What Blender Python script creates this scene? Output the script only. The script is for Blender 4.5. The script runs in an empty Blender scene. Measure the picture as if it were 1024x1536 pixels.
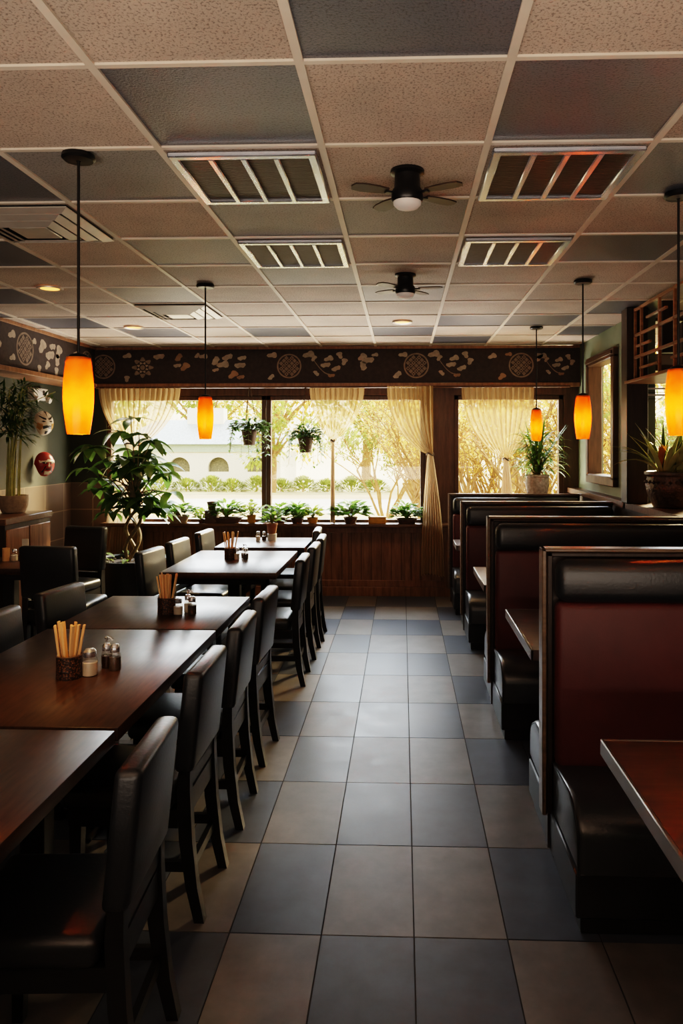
import bpy, bmesh, math, random
from mathutils import Vector, Matrix, Euler
R = math.radians
C = bpy.context.scene.collection
PI = math.pi
V = Vector
rng = random.Random(7)

# ------------------------------------------------------------------ materials
def nt(name):
    m = bpy.data.materials.new(name); m.use_nodes = True
    t = m.node_tree; b = t.nodes['Principled BSDF']
    return m, t, b
def texco(t, scale=(1, 1, 1), kind='Object'):
    c = t.nodes.new('ShaderNodeTexCoord'); mp = t.nodes.new('ShaderNodeMapping')
    mp.inputs['Scale'].default_value = scale
    t.links.new(c.outputs[kind], mp.inputs['Vector']); return mp.outputs['Vector']
def ramp(t, fac, stops):
    r = t.nodes.new('ShaderNodeValToRGB'); e = r.color_ramp.elements
    while len(e) < len(stops): e.new(0.5)
    for k, (p, c) in enumerate(stops):
        e[k].position = p; e[k].color = (*c, 1)
    t.links.new(fac, r.inputs['Fac']); return r.outputs['Color']
def noise(t, vec, scale, detail=4, rough=.55):
    n = t.nodes.new('ShaderNodeTexNoise')
    n.inputs['Scale'].default_value = scale; n.inputs['Detail'].default_value = detail
    n.inputs['Roughness'].default_value = rough
    t.links.new(vec, n.inputs['Vector']); return n.outputs['Fac']
def bump(t, b, h, strength, dist=.01):
    k = t.nodes.new('ShaderNodeBump'); k.inputs['Strength'].default_value = strength
    k.inputs['Distance'].default_value = dist
    t.links.new(h, k.inputs['Height']); t.links.new(k.outputs['Normal'], b.inputs['Normal'])
def mul(c, f): return tuple(min(1, x * f) for x in c)
def mat(name, col, rough=.5, metal=0, var=.25, vscale=8, bscale=0, bstr=.2, spec=.5, coat=0, stretch=(1, 1, 1)):
    m, t, b = nt(name)
    v = texco(t, stretch)
    n = noise(t, v, vscale)
    t.links.new(ramp(t, n, [(.3, mul(col, 1 - var)), (.7, mul(col, 1 + var))]), b.inputs['Base Color'])
    b.inputs['Roughness'].default_value = rough; b.inputs['Metallic'].default_value = metal
    b.inputs['Specular IOR Level'].default_value = spec
    if coat: b.inputs['Coat Weight'].default_value = coat; b.inputs['Coat Roughness'].default_value = .15
    if bscale: bump(t, b, noise(t, v, bscale, 6), bstr)
    return m
def wood(name, c1, c2, stretch=(1.5, 14, 14), rough=.4, scale=3, bstr=.1, coat=0, spec=.5):
    m, t, b = nt(name)
    v = texco(t, stretch)
    n = noise(t, v, scale, 8, .65)
    t.links.new(ramp(t, n, [(.28, c1), (.72, c2)]), b.inputs['Base Color'])
    r = t.nodes.new('ShaderNodeMapRange'); r.inputs['To Min'].default_value = rough - .08; r.inputs['To Max'].default_value = rough + .12
    t.links.new(noise(t, texco(t), 5), r.inputs['Value']); t.links.new(r.outputs['Result'], b.inputs['Roughness'])
    if bstr: bump(t, b, n, bstr, .004)
    b.inputs['Specular IOR Level'].default_value = spec
    if coat: b.inputs['Coat Weight'].default_value = coat; b.inputs['Coat Roughness'].default_value = .2
    return m
def leafmat(name, c1, c2, trans=.45, rough=.4):
    m, t, b = nt(name)
    n = noise(t, texco(t), 9, 3)
    col = ramp(t, n, [(.3, c1), (.7, c2)])
    t.links.new(col, b.inputs['Base Color']); b.inputs['Roughness'].default_value = rough
    tr = t.nodes.new('ShaderNodeBsdfTranslucent'); t.links.new(col, tr.inputs['Color'])
    mx = t.nodes.new('ShaderNodeMixShader'); mx.inputs[0].default_value = trans
    t.links.new(b.outputs[0], mx.inputs[1]); t.links.new(tr.outputs[0], mx.inputs[2])
    t.links.new(mx.outputs[0], t.nodes['Material Output'].inputs['Surface'])
    return m
def glassmat(name, tint=(1, 1, 1), refl=.06):
    m, t, b = nt(name); t.nodes.remove(b)
    a = t.nodes.new('ShaderNodeBsdfTransparent'); a.inputs['Color'].default_value = (*tint, 1)
    g = t.nodes.new('ShaderNodeBsdfGlossy'); g.inputs['Roughness'].default_value = .03
    mx = t.nodes.new('ShaderNodeMixShader'); mx.inputs[0].default_value = refl
    t.links.new(a.outputs[0], mx.inputs[1]); t.links.new(g.outputs[0], mx.inputs[2])
    t.links.new(mx.outputs[0], t.nodes['Material Output'].inputs['Surface'])
    return m
def sheer(name, col, alpha=.45):
    m, t, b = nt(name); t.nodes.remove(b)
    n = noise(t, texco(t, (1, 1, .25)), 30, 4)
    c = ramp(t, n, [(.3, mul(col, .75)), (.7, col)])
    d = t.nodes.new('ShaderNodeBsdfDiffuse'); tr = t.nodes.new('ShaderNodeBsdfTranslucent')
    t.links.new(c, d.inputs['Color']); t.links.new(c, tr.inputs['Color'])
    m1 = t.nodes.new('ShaderNodeMixShader'); m1.inputs[0].default_value = .6
    t.links.new(d.outputs[0], m1.inputs[1]); t.links.new(tr.outputs[0], m1.inputs[2])
    a = t.nodes.new('ShaderNodeBsdfTransparent'); a.inputs['Color'].default_value = (1, .93, .8, 1)
    # weave looks denser where the cloth turns edge-on
    lw = t.nodes.new('ShaderNodeLayerWeight'); lw.inputs['Blend'].default_value = .35
    mr = t.nodes.new('ShaderNodeMapRange'); mr.inputs['To Min'].default_value = alpha; mr.inputs['To Max'].default_value = 1
    t.links.new(lw.outputs['Facing'], mr.inputs['Value'])
    m2 = t.nodes.new('ShaderNodeMixShader'); t.links.new(mr.outputs['Result'], m2.inputs[0])
    t.links.new(a.outputs[0], m2.inputs[1]); t.links.new(m1.outputs[0], m2.inputs[2])
    t.links.new(m2.outputs[0], t.nodes['Material Output'].inputs['Surface'])
    return m
def emit(name, col, s):
    m, t, b = nt(name)
    b.inputs['Base Color'].default_value = (*col, 1)
    b.inputs['Emission Color'].default_value = (*col, 1); b.inputs['Emission Strength'].default_value = s
    return m

M = {}
def ceil_tile(name, col, rough, spec):
    m, t, b = nt(name)
    v = texco(t)
    sp = noise(t, v, 125, 3, .6)
    big = noise(t, v, 1.7, 3)
    c1 = ramp(t, sp, [(.40, mul(col, .5)), (.46, col)])
    c2 = ramp(t, big, [(.3, (.75, .75, .75)), (.7, (1.12, 1.1, 1.08))])
    x = t.nodes.new('ShaderNodeMix'); x.data_type = 'RGBA'; x.blend_type = 'MULTIPLY'; x.inputs[0].default_value = 1
    t.links.new(c1, x.inputs[6]); t.links.new(c2, x.inputs[7]); t.links.new(x.outputs[2], b.inputs['Base Color'])
    b.inputs['Roughness'].default_value = rough; b.inputs['Specular IOR Level'].default_value = spec
    bump(t, b, sp, .35, .006)
    return m
M['tile'] = ceil_tile('ceiling_tile_beige', (.47, .385, .325), .65, .35)
M['tile_dark'] = ceil_tile('ceiling_tile_grey', (.100, .107, .130), .34, .65)
M['tile_grey'] = ceil_tile('ceiling_tile_midgrey', (.24, .235, .235), .5, .45)
M['tbar'] = mat('ceiling_grid', (.60, .52, .44), .45, var=.06)
def floor_tile(name, col, rough):
    m, t, b = nt(name)
    v = texco(t)
    n = noise(t, v, 7, 6, .6); n2 = noise(t, v, 1.3, 2)
    c1 = ramp(t, n, [(.3, mul(col, .78)), (.72, mul(col, 1.25))])
    c2 = ramp(t, n2, [(.3, (.85, .85, .85)), (.7, (1.15, 1.12, 1.1))])
    x = t.nodes.new('ShaderNodeMix'); x.data_type = 'RGBA'; x.blend_type = 'MULTIPLY'; x.inputs[0].default_value = 1
    t.links.new(c1, x.inputs[6]); t.links.new(c2, x.inputs[7]); t.links.new(x.outputs[2], b.inputs['Base Color'])
    r = t.nodes.new('ShaderNodeMapRange'); r.inputs['To Min'].default_value = rough - .08; r.inputs['To Max'].default_value = rough + .1
    t.links.new(n, r.inputs['Value']); t.links.new(r.outputs['Result'], b.inputs['Roughness'])
    bump(t, b, n, .12, .004)
    return m
M['ft_dark'] = floor_tile('floor_slate', (.066, .077, .102), .40)
M['ft_light'] = floor_tile('floor_taupe', (.158, .144, .134), .43)
M['grout'] = mat('floor_grout', (.035, .03, .028), .8)
M['leather'] = mat('black_leather', (.014, .016, .019), .36, var=.3, vscale=6, bscale=90, bstr=.10, spec=.85)
M['seat_leather'] = mat('booth_seat_leather', (.026, .028, .031), .30, var=.3, vscale=6, bscale=70, bstr=.08, spec=.9)
M['burgundy'] = mat('burgundy_vinyl', (.100, .022, .020), .48, var=.15, vscale=5, bscale=160, bstr=.06)
M['blackwood'] = wood('black_stained_wood', (.006, .006, .007), (.016, .015, .015), rough=.38)
M['tabletop'] = wood('table_top_wood', (.026, .011, .0055), (.082, .038, .018), (26, 3, 26), rough=.30, scale=2.2, bstr=.0, spec=.35)
M['tableedge'] = wood('table_edge_wood', (.018, .009, .006), (.05, .026, .016), rough=.35)
M['boothtop'] = wood('booth_table_wood', (.036, .014, .006), (.10, .042, .018), (3, 24, 24), rough=.36, scale=2.2, bstr=.0, spec=.7)
M['edgeband'] = mat('steel_edge_band', (.20, .165, .14), .34, .6, var=.15)
M['frame_wood'] = wood('window_frame_wood', (.050, .026, .014), (.13, .07, .036), (12, 12, 1.5), rough=.38)
M['dark_wood'] = wood('dark_column_wood', (.016, .009, .006), (.045, .025, .015), (12, 12, 1.5), rough=.4)
M['warm_wood'] = wood('warm_lattice_wood', (.15, .062, .022), (.36, .16, .06), (2, 2, 10), rough=.35)
M['panel_wood'] = wood('wainscot_wood', (.14, .064, .028), (.34, .165, .078), (10, 10, 1.2), rough=.38)
M['sill_wood'] = wood('sill_wood', (.07, .034, .017), (.17, .085, .042), (1.2, 12, 12), rough=.35)
M['trimgold'] = wood('booth_edge_trim', (.10, .065, .04), (.24, .16, .10), (2, 10, 10), rough=.3)
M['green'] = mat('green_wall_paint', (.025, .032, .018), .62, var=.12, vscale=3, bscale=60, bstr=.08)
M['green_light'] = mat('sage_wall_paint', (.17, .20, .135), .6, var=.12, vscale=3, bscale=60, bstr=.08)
M['cream_wall'] = mat('cream_wall_paint', (.30, .26, .21), .7, var=.08)
M['frieze'] = mat('frieze_cloth', (.034, .022, .019), .7, var=.25, vscale=25, bscale=140, bstr=.2)
M['motif'] = mat('frieze_motif', (.33, .265, .205), .65, var=.22, vscale=20)
M['motif_dim'] = mat('frieze_motif_lace', (.21, .155, .115), .65, var=.25, vscale=25)
M['motif_red'] = mat('frieze_motif_tan', (.28, .165, .095), .65, var=.22)
M['curtain'] = sheer('sheer_curtain', (.62, .43, .22), .30)
M['curtain_mid'] = sheer('sheer_curtain_dense', (.52, .35, .17), .52)
M['curtain_thick'] = sheer('sunlit_gathered_curtain', (.80, .62, .40), .88)  # gathered cloth, paler than the swags: sunlight on the drops put into the colour
M['glass'] = glassmat('window_glass', (1, 1, 1), .02)
M['chrome'] = mat('chrome', (.66, .69, .76), .24, .85, var=.05)
M['alu'] = mat('brushed_aluminium', (.58, .53, .47), .4, .5, var=.08)
M['louver'] = None
M['blackmetal'] = mat('black_metal', (.010, .009, .009), .36, .3, var=.15)
M['fanblade'] = wood('fan_blade_wood', (.018, .010, .007), (.05, .028, .018), (2, 12, 12), rough=.4)
M['opal'] = emit('opal_glass', (.62, .55, .5), .05)
M['lampglow'] = emit('recessed_glow', (1, .36, .06), 1.7)
M['bulb'] = emit('bulb_glow', (1, .50, .12), 30)
M['terracotta'] = mat('terracotta', (.30, .135, .07), .75, var=.2)
M['brownpot'] = mat('brown_pot', (.10, .055, .035), .6, var=.25)
M['stonepot'] = mat('stone_pot', (.30, .22, .15), .8, var=.25, vscale=25, bscale=50, bstr=.3)
M['blackpot'] = mat('black_pot', (.012, .011, .010), .5, var=.3, bscale=30, bstr=.15)
M['yellowpot'] = mat('yellow_pot', (.55, .27, .04), .5)
M['whitepot'] = mat('wicker_pot', (.46, .38, .30), .75, var=.3, vscale=40, bscale=45, bstr=.6)
M['bronzepot'] = mat('bronze_glazed_pot', (.085, .055, .036), .36, .25, var=.5, vscale=22, bscale=38, bstr=.8)
M['soil'] = mat('soil', (.022, .014, .009), .95, var=.5, vscale=60, bscale=60, bstr=.6)
M['stem'] = mat('plant_stem', (.14, .12, .035), .55, var=.35, vscale=18)
M['cane'] = mat('bamboo_cane', (.34, .33, .09), .4, var=.3, vscale=15)
M['trunk'] = mat('braided_trunk', (.20, .15, .075), .6, var=.4, vscale=22)
M['leaf_dark'] = leafmat('leaf_dark_green', (.035, .075, .016), (.095, .175, .04), .42, .32)
M['leaf'] = leafmat('leaf_green', (.075, .17, .025), (.20, .34, .07), .5, .38)
M['leaf_lime'] = leafmat('leaf_lime', (.20, .30, .05), (.42, .46, .10), .5)
M['leaf_brom'] = leafmat('leaf_bromeliad', (.05, .09, .02), (.15, .22, .06), .35, .3)
M['leaf_edge'] = leafmat('leaf_edge_yellow', (.46, .44, .15), (.62, .56, .24), .4)
M['brom_red'] = leafmat('bromeliad_orange', (.40, .09, .015), (.62, .20, .03), .4)
M['rope'] = mat('rope', (.10, .07, .045), .9)
M['stick'] = wood('chopstick_wood', (.66, .36, .15), (.86, .54, .26), (30, 30, 2), rough=.55)
M['salt'] = mat('salt', (.74, .66, .55), .5, var=.06)
M['pepper'] = mat('pepper', (.075, .05, .033), .7, var=.5, vscale=300)
M['jarglass'] = glassmat('jar_glass', (.95, .93, .9), .12)
M['tea'] = mat('soy_dark', (.05, .02, .01), .2)
M['white_plastic'] = mat('white_plastic', (.60, .57, .52), .4, var=.05)
M['mask_white'] = mat('mask_white', (.66, .56, .44), .4, var=.1)
M['mask_red'] = mat('mask_red', (.30, .022, .020), .35, var=.2)
M['mask_black'] = mat('mask_black', (.012, .011, .011), .4)
M['mask_gold'] = mat('mask_gold', (.48, .24, .05), .4)
M['dim'] = mat('dark_gap', (.008, .007, .006), .8)
# cup weave
def weave():
    m, t, b = nt('woven_cup')
    v = texco(t)
    w = t.nodes.new('ShaderNodeTexVoronoi'); w.inputs['Scale'].default_value = 130
    t.links.new(v, w.inputs['Vector'])
    t.links.new(ramp(t, w.outputs['Distance'], [(.2, (.20, .085, .03)), (.6, (.025, .012, .008))]), b.inputs['Base Color'])
    b.inputs['Roughness'].default_value = .45; bump(t, b, w.outputs['Distance'], .5, .003)
    return m
M['weave'] = weave()
def louver():
    m, t, b = nt('brown_louver')
    v = texco(t, (4, 60, 60))
    n = noise(t, v, 4, 4)
    w = t.nodes.new('ShaderNodeTexWave'); w.bands_direction = 'Y'; w.inputs['Scale'].default_value = 22; w.inputs['Distortion'].default_value = 2.5
    t.links.new(texco(t), w.inputs['Vector'])
    t.links.new(ramp(t, w.outputs['Fac'], [(.2, (.012, .008, .006)), (.8, (.058, .038, .027))]), b.inputs['Base Color'])
    b.inputs['Roughness'].default_value = .5; bump(t, b, w.outputs['Fac'], .6, .006)
    return m
M['louver'] = louver()
def walltile():
    m, t, b = nt('wall_tile')
    w = t.nodes.new('ShaderNodeTexBrick'); w.offset = 0
    w.inputs['Scale'].default_value = 1; w.inputs['Brick Width'].default_value = .42; w.inputs['Row Height'].default_value = .30
    w.inputs['Mortar Size'].default_value = .006
    w.inputs['Color1'].default_value = (.105, .075, .055, 1); w.inputs['Color2'].default_value = (.135, .097, .072, 1); w.inputs['Mortar'].default_value = (.26, .20, .14, 1)
    c = t.nodes.new('ShaderNodeTexCoord'); s = t.nodes.new('ShaderNodeSeparateXYZ'); k = t.nodes.new('ShaderNodeCombineXYZ')
    ad = t.nodes.new('ShaderNodeMath'); ad.operation = 'ADD'
    t.links.new(c.outputs['Object'], s.inputs[0]); t.links.new(s.outputs[0], ad.inputs[0]); t.links.new(s.outputs[1], ad.inputs[1])
    t.links.new(ad.outputs[0], k.inputs[0])
    zz = t.nodes.new('ShaderNodeMath'); zz.operation = 'ADD'; zz.inputs[1].default_value = .264
    t.links.new(s.outputs[2], zz.inputs[0]); t.links.new(zz.outputs[0], k.inputs[1])
    t.links.new(k.outputs[0], w.inputs['Vector'])
    t.links.new(w.outputs['Color'], b.inputs['Base Color']); b.inputs['Roughness'].default_value = .4
    return m
M['walltile'] = walltile()
def shademat():
    m, t, b = nt('amber_glass_shade'); t.nodes.remove(b)
    n = noise(t, texco(t), 14, 4)
    c = ramp(t, n, [(.3, (.90, .33, .028)), (.7, (.97, .43, .05))])
    tr = t.nodes.new('ShaderNodeBsdfTranslucent'); t.links.new(c, tr.inputs['Color'])
    d = t.nodes.new('ShaderNodeBsdfPrincipled'); t.links.new(c, d.inputs['Base Color']); d.inputs['Roughness'].default_value = .2
    mx = t.nodes.new('ShaderNodeMixShader'); mx.inputs[0].default_value = .72
    t.links.new(d.outputs[0], mx.inputs[1]); t.links.new(tr.outputs[0], mx.inputs[2])
    t.links.new(mx.outputs[0], t.nodes['Material Output'].inputs['Surface'])
    return m
M['shade'] = shademat()
# outside
M['lawn'] = mat('dry_lawn', (.24, .20, .085), .9, var=.4, vscale=1.5)
M['road'] = mat('pale_road', (.42, .39, .34), .9, var=.08, vscale=.5)
M['path'] = mat('sandy_verge', (.40, .27, .13), .9, var=.15, vscale=.7)
M['render'] = mat('white_render', (.70, .70, .64), .8, var=.06)
M['teal'] = mat('teal_band', (.36, .46, .40), .7, var=.1)
M['rooftile'] = mat('blue_grey_roof', (.30, .37, .42), .6, var=.25, vscale=3, bscale=4, bstr=.4, stretch=(4, 1, 1))
M['archdark'] = mat('arch_recess', (.16, .15, .09), .8, var=.4)
M['bark'] = mat('pale_bark', (.30, .19, .09), .85, var=.3)
M['gold_leaf'] = leafmat('golden_leaf', (.46, .28, .055), (.74, .52, .15), .55, .6)
M['green_leaf_out'] = leafmat('sunlit_green_leaf', (.17, .23, .045), (.40, .43, .11), .5, .6)
M['hedge_leaf'] = leafmat('hedge_leaf', (.16, .22, .05), (.36, .40, .11), .5, .6)

# ------------------------------------------------------------------ mesh builder
class MB:
    def __init__(s): s.v = []; s.f = []; s.m = []
    def add(s, vs, fs, mi=0, mx=None):
        n = len(s.v)
        s.v += [tuple(mx @ V(p)) if mx else tuple(p) for p in vs]
        s.f += [tuple(i + n for i in f) for f in fs]; s.m += [mi] * len(fs); return s
    def box(s, x0, x1, y0, y1, z0, z1, mi=0, mx=None):
        vs = [(x, y, z) for z in (z0, z1) for y in (y0, y1) for x in (x0, x1)]
        return s.add(vs, [(0, 2, 3, 1), (4, 5, 7, 6), (0, 1, 5, 4), (2, 6, 7, 3), (0, 4, 6, 2), (1, 3, 7, 5)], mi, mx)
    def rbox(s, x0, x1, y0, y1, z0, z1, r=.01, seg=2, mi=0, mx=None, fn=None):
        bm = bmesh.new(); bmesh.ops.create_cube(bm, size=1)
        for v in bm.verts:
            v.co = V(((x0 + x1) / 2 + v.co.x * (x1 - x0), (y0 + y1) / 2 + v.co.y * (y1 - y0), (z0 + z1) / 2 + v.co.z * (z1 - z0)))
        bmesh.ops.bevel(bm, geom=bm.edges[:], offset=r, segments=seg, profile=.5, affect='EDGES')
        vs = [v.co.copy() for v in bm.verts]; bm.verts.index_update()
        fs = [[v.index for v in f.verts] for f in bm.faces]; bm.free()
        if fn: vs = [fn(p) for p in vs]
        return s.add(vs, fs, mi, mx)
    def tube(s, pts, rad, n=8, mi=0, cap=True):
        pts = [V(p) for p in pts]
        if not hasattr(rad, '__len__'): rad = [rad] * len(pts)
        vs = []; ref = None
        for i, p in enumerate(pts):
            d = (pts[min(i + 1, len(pts) - 1)] - pts[max(i - 1, 0)]).normalized()
            if ref is None: ref = V((1, 0, 0)) if abs(d.x) < .8 else V((0, 1, 0))
            a = (ref - d * ref.dot(d)).normalized(); b = d.cross(a); ref = a
            vs += [p + (a * math.cos(2 * PI * k / n) + b * math.sin(2 * PI * k / n)) * rad[i] for k in range(n)]
        fs = []
        for i in range(len(pts) - 1):
            for k in range(n):
                k2 = (k + 1) % n; fs.append((i * n + k, i * n + k2, (i + 1) * n + k2, (i + 1) * n + k))
        if cap:
            fs.append(tuple(range(n - 1, -1, -1))); fs.append(tuple((len(pts) - 1) * n + k for k in range(n)))
        return s.add(vs, fs, mi)
    def sweep(s, pts, w, d, mi=0):       # rectangular bar along a polyline lying in the xz plane; w along y, d along x
        vs = []
        for i, (x, y, z) in enumerate(pts):
            ww = w[i] if hasattr(w, '__len__') else w; dd = d[i] if hasattr(d, '__len__') else d
            vs += [(x - dd / 2, y - ww / 2, z), (x + dd / 2, y - ww / 2, z), (x + dd / 2, y + ww / 2, z), (x - dd / 2, y + ww / 2, z)]
        fs = [(3, 2, 1, 0), tuple(4 * (len(pts) - 1) + k for k in range(4))]
        for i in range(len(pts) - 1):
            for k in range(4):
                k2 = (k + 1) % 4; fs.append((4 * i + k, 4 * i + k2, 4 * i + 4 + k2, 4 * i + 4 + k))
        return s.add(vs, fs, mi)
    def lathe(s, prof, c=(0, 0, 0), n=24, mi=0, sx=1, sy=1):
        vs = []
        for r, z in prof:
            vs += [(c[0] + r * sx * math.cos(2 * PI * k / n), c[1] + r * sy * math.sin(2 * PI * k / n), c[2] + z) for k in range(n)]
        fs = []
        for i in range(len(prof) - 1):
            for k in range(n):
                k2 = (k + 1) % n; fs.append((i * n + k, i * n + k2, (i + 1) * n + k2, (i + 1) * n + k))
        if prof[0][0] > 1e-6: fs.append(tuple(range(n - 1, -1, -1))) if s.capb else None
        return s.add(vs, fs, mi)
    capb = False
    def disc(s, c, r, n=20, mi=0, up=True):
        vs = [(c[0] + r * math.cos(2 * PI * k / n), c[1] + r * math.sin(2 * PI * k / n), c[2]) for k in range(n)]
        return s.add(vs, [tuple(range(n)) if up else tuple(range(n - 1, -1, -1))], mi)
    def poly(s, pts, mi=0): return s.add(pts, [tuple(range(len(pts)))], mi)
    def prism(s, pts, off, mi=0):
        n = len(pts); o = V(off); vs = [V(p) for p in pts] + [V(p) + o for p in pts]
        fs = [tuple(range(n - 1, -1, -1)), tuple(range(n, 2 * n))] + [(k, (k + 1) % n, n + (k + 1) % n, n + k) for k in range(n)]
        return s.add(vs, fs, mi)
    def leaf(s, p, d, L, W, droop=.3, seg=4, mi=0, fold=.15, roll=0, pw=.9):
        p = V(p); d = V(d).normalized(); up = V((0, 0, 1))
        side = d.cross(up)
        if side.length < .05: side = V((1, 0, 0))
        side.normalize()
        if roll: side = Matrix.Rotation(roll, 3, d) @ side
        vs = []; q = p.copy(); dd = d.copy()
        for i in range(seg + 1):
            t = i / seg
            w = W * .5 * max(.03, math.sin(PI * min(1, .06 + t * .94) ** pw))
            nrm = side.cross(dd).normalized()
            vs += [q - side * w - nrm * (w * -fold), q, q + side * w - nrm * (w * -fold)]
            dd = (dd - up * (droop / seg)).normalized(); q = q + dd * (L / seg)
        fs = []
        for i in range(seg):
            a = 3 * i; fs += [(a, a + 1, a + 4, a + 3), (a + 1, a + 2, a + 5, a + 4)]
        return s.add(vs, fs, mi)
    def build(s, name, mats, parent=None, loc=(0, 0, 0), sharp=38):
        me = bpy.data.meshes.new(name); me.from_pydata([tuple(p) for p in s.v], [], s.f)
        if not isinstance(mats, (list, tuple)): mats = [mats]
        for m in mats: me.materials.append(m)
        me.polygons.foreach_set('material_index', s.m)
        me.polygons.foreach_set('use_smooth', [True] * len(s.f))
        me.set_sharp_from_angle(angle=math.radians(sharp)); me.update()
        o = bpy.data.objects.new(name, me); C.objects.link(o); o.location = loc
        if parent: o.parent = parent
        return o

def tag(o, label, cat, group=None, kind=None):
    o['label'] = label; o['category'] = cat
    if group: o['group'] = group
    if kind: o['kind'] = kind
    return o
def thing(name, label, cat, loc=(0, 0, 0), rz=0, group=None, sc=1):
    o = bpy.data.objects.new(name, None); o.empty_display_size = .1; C.objects.link(o)
    o.location = loc; o.rotation_euler = (0, 0, rz); o.scale = (sc, sc, sc)
    return tag(o, label, cat, group)
def struct(o, label, cat): return tag(o, label, cat, None, 'structure')
def dup(root, loc, rz=0, label=None, group=None, sc=1):
    r = root.copy(); C.objects.link(r); r.location = loc; r.rotation_euler = (0, 0, rz); r.scale = (sc, sc, sc)
    if label: r['label'] = label
    if group: r['group'] = group
    for ch in list(root.children):
        c = ch.copy(); C.objects.link(c); c.parent = r
        for g in list(ch.children):
            d = g.copy(); C.objects.link(d); d.parent = c
    return r

# ------------------------------------------------------------------ dimensions
XL, XR, YB, ZC = -3.70, 1.92, 8.07, 2.736
YF = -2.2
# ---- floor
b = MB()
xs = [.04 + .312 * k for k in range(-13, 11)]
ys = [2.463 + .56 * k for k in range(-9, 12)]
b.box(XL, 3.1, YF, YB + .12, -.08, -.004, 2)
g = .0025
for i, x in enumerate(xs):
    kx = i - 13
    for j, y in enumerate(ys):
        ky = j - 9
        cx = kx - (1 if kx >= 0 else 0) - (1 if kx >= 2 else 0)
        dark = (cx + ky) % 2 == 0
        if x + .312 < XL or x > 3.0: continue
        b.box(max(x + g, XL), min(x + .312 - g, 3.05), y + g, min(y + .56 - g, YB), -.006, 0, 0 if dark else 1)
struct(b.build('floor', [M['ft_dark'], M['ft_light'], M['grout']]), 'slate blue and taupe tiled floor in a checker pattern', 'floor')

# ---- ceiling
b = MB()
gx = [-.29 + .595 * k for k in range(-7, 7)]
gy = [2.06 + .578 * k for k in range(-8, 12)]
DARK = {(3, 0), (2, 1), (4, 1), (0, 2), (5, 2), (-1, 4), (5, 4), (-2, 6), (-2, 8), (-1, 9), (1, 9), (3, 9), (4, 8), (5, 8), (4, 10), (6, 7), (6, 9), (-3, 7)}
GREY = {(1, 2), (3, 3), (2, 3), (1, 4), (3, 6), (2, 5), (0, 6), (6, 4)}
for i in range(len(gx) - 1):
    for j in range(len(gy) - 1):
        c = i - 5 + 1 - 1; c = i - 5  # column index: gx[7] = -.29 starts column 3
        c = (i - 7) + 3; r = (j - 8) + 1
        x0, x1, y0, y1 = gx[i], gx[i + 1], gy[j], gy[j + 1]
        if x1 < XL or x0 > 3.05 or y1 < YF or y0 > YB: continue
        mi = 1 if (c, r) in DARK else 2 if (c, r) in GREY else 0
        b.box(max(x0, XL), min(x1, 3.05), max(y0, YF), min(y1, YB), ZC, ZC + .02, mi)
for x in gx:
    if XL < x < 3.05: b.box(x - .013, x + .013, YF, YB, ZC - .008, ZC + .001, 3)
for y in gy:
    if YF < y < YB: b.box(XL, 3.05, y - .010, y + .010, ZC - .0075, ZC + .001, 3)
struct(b.build('ceiling', [M['tile'], M['tile_dark'], M['tile_grey'], M['tbar']]), 'suspended ceiling of beige and dark grey speckled tiles', 'ceiling')
def cell(c, r): return (-.29 + .595 * (c - 3 + .5), 2.06 + .578 * (r - 1 + .5))

# ---- walls
b = MB()
b.box(XL - .12, XL, YF, YB + .12, 1.236, ZC + .02, 0)
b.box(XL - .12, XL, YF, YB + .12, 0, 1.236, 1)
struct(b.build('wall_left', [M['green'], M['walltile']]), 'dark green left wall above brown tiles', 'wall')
ZS, ZH = .80, 2.20           # sill and header
b = MB()
b.box(XL, -3.30, YB, YB + .12, 1.236, ZC, 0); b.box(XL, -3.30, YB, YB + .12, 0, 1.236, 1)
b.box(-3.30, XR + .12, YB, YB + .12, ZH, ZC, 2)
b.box(-3.30, XR + .12, YB, YB + .12, 0, ZS - .04, 2)
b.box(.25, .57, YB, YB + .12, ZS - .04, ZH, 2)
b.box(1.76, XR + .12, YB, YB + .12, ZS - .04, ZH, 2)
struct(b.build('wall_back', [M['green'], M['walltile'], M['frame_wood']]), 'window wall at the far end of the room', 'wall')
b = MB()
b.box(XL, 3.1, YF - .12, YF, 0, ZC, 0)
struct(b.build('wall_front', [M['green']]), 'green wall behind the viewer', 'wall')
b = MB()
LZ = 1.19
b2 = MB()
b2.box(1.82, XR + .12, 5.99, YB, 0, LZ - .05, 0)          # low panelled wall
b2.box(1.82, 3.0, YF, 5.99, 0, LZ - .05, 0)
b2.box(1.80, XR + .0, 6.0, YB, LZ - .05, LZ, 1)             # ledge cap
b2.box(1.80, 3.0, YF, 6.05, LZ - .05, LZ, 1)
y0, y1, z0, z1 = 6.66, 7.52, 1.335, 2.47
b.box(XR, XR + .12, 5.99, y0, LZ, ZC); b.box(XR, XR + .12, y1, YB, LZ, ZC)
b.box(XR, XR + .12, y0, y1, LZ, z0); b.box(XR, XR + .12, y0, y1, z1, ZC)
b.box(2.04, 3.05, 6.0, 6.1, 2.3, 2.38, 3); b.box(2.04, 3.05, 6.0, 6.1, 2.68, ZC, 3); b.box(2.9, 3.05, 6.0, 6.1, LZ, 2.3, 3)
b.box(3.0, 3.1, YF, 6.1, LZ, ZC, 3)
struct(b2.build('trim_5', [M['dark_wood'], M['sill_wood']]), 'panelled low wall and ledge along the right side', 'ledge')
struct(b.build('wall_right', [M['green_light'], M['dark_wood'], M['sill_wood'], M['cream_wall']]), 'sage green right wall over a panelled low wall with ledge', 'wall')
b = MB(); b.rbox(1.765, 1.93, 5.83, 5.985, LZ, ZC, .006, 1)
struct(b.build('column_right', [M['dark_wood']]), 'dark wood column beside the ledge alcove', 'column')

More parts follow.
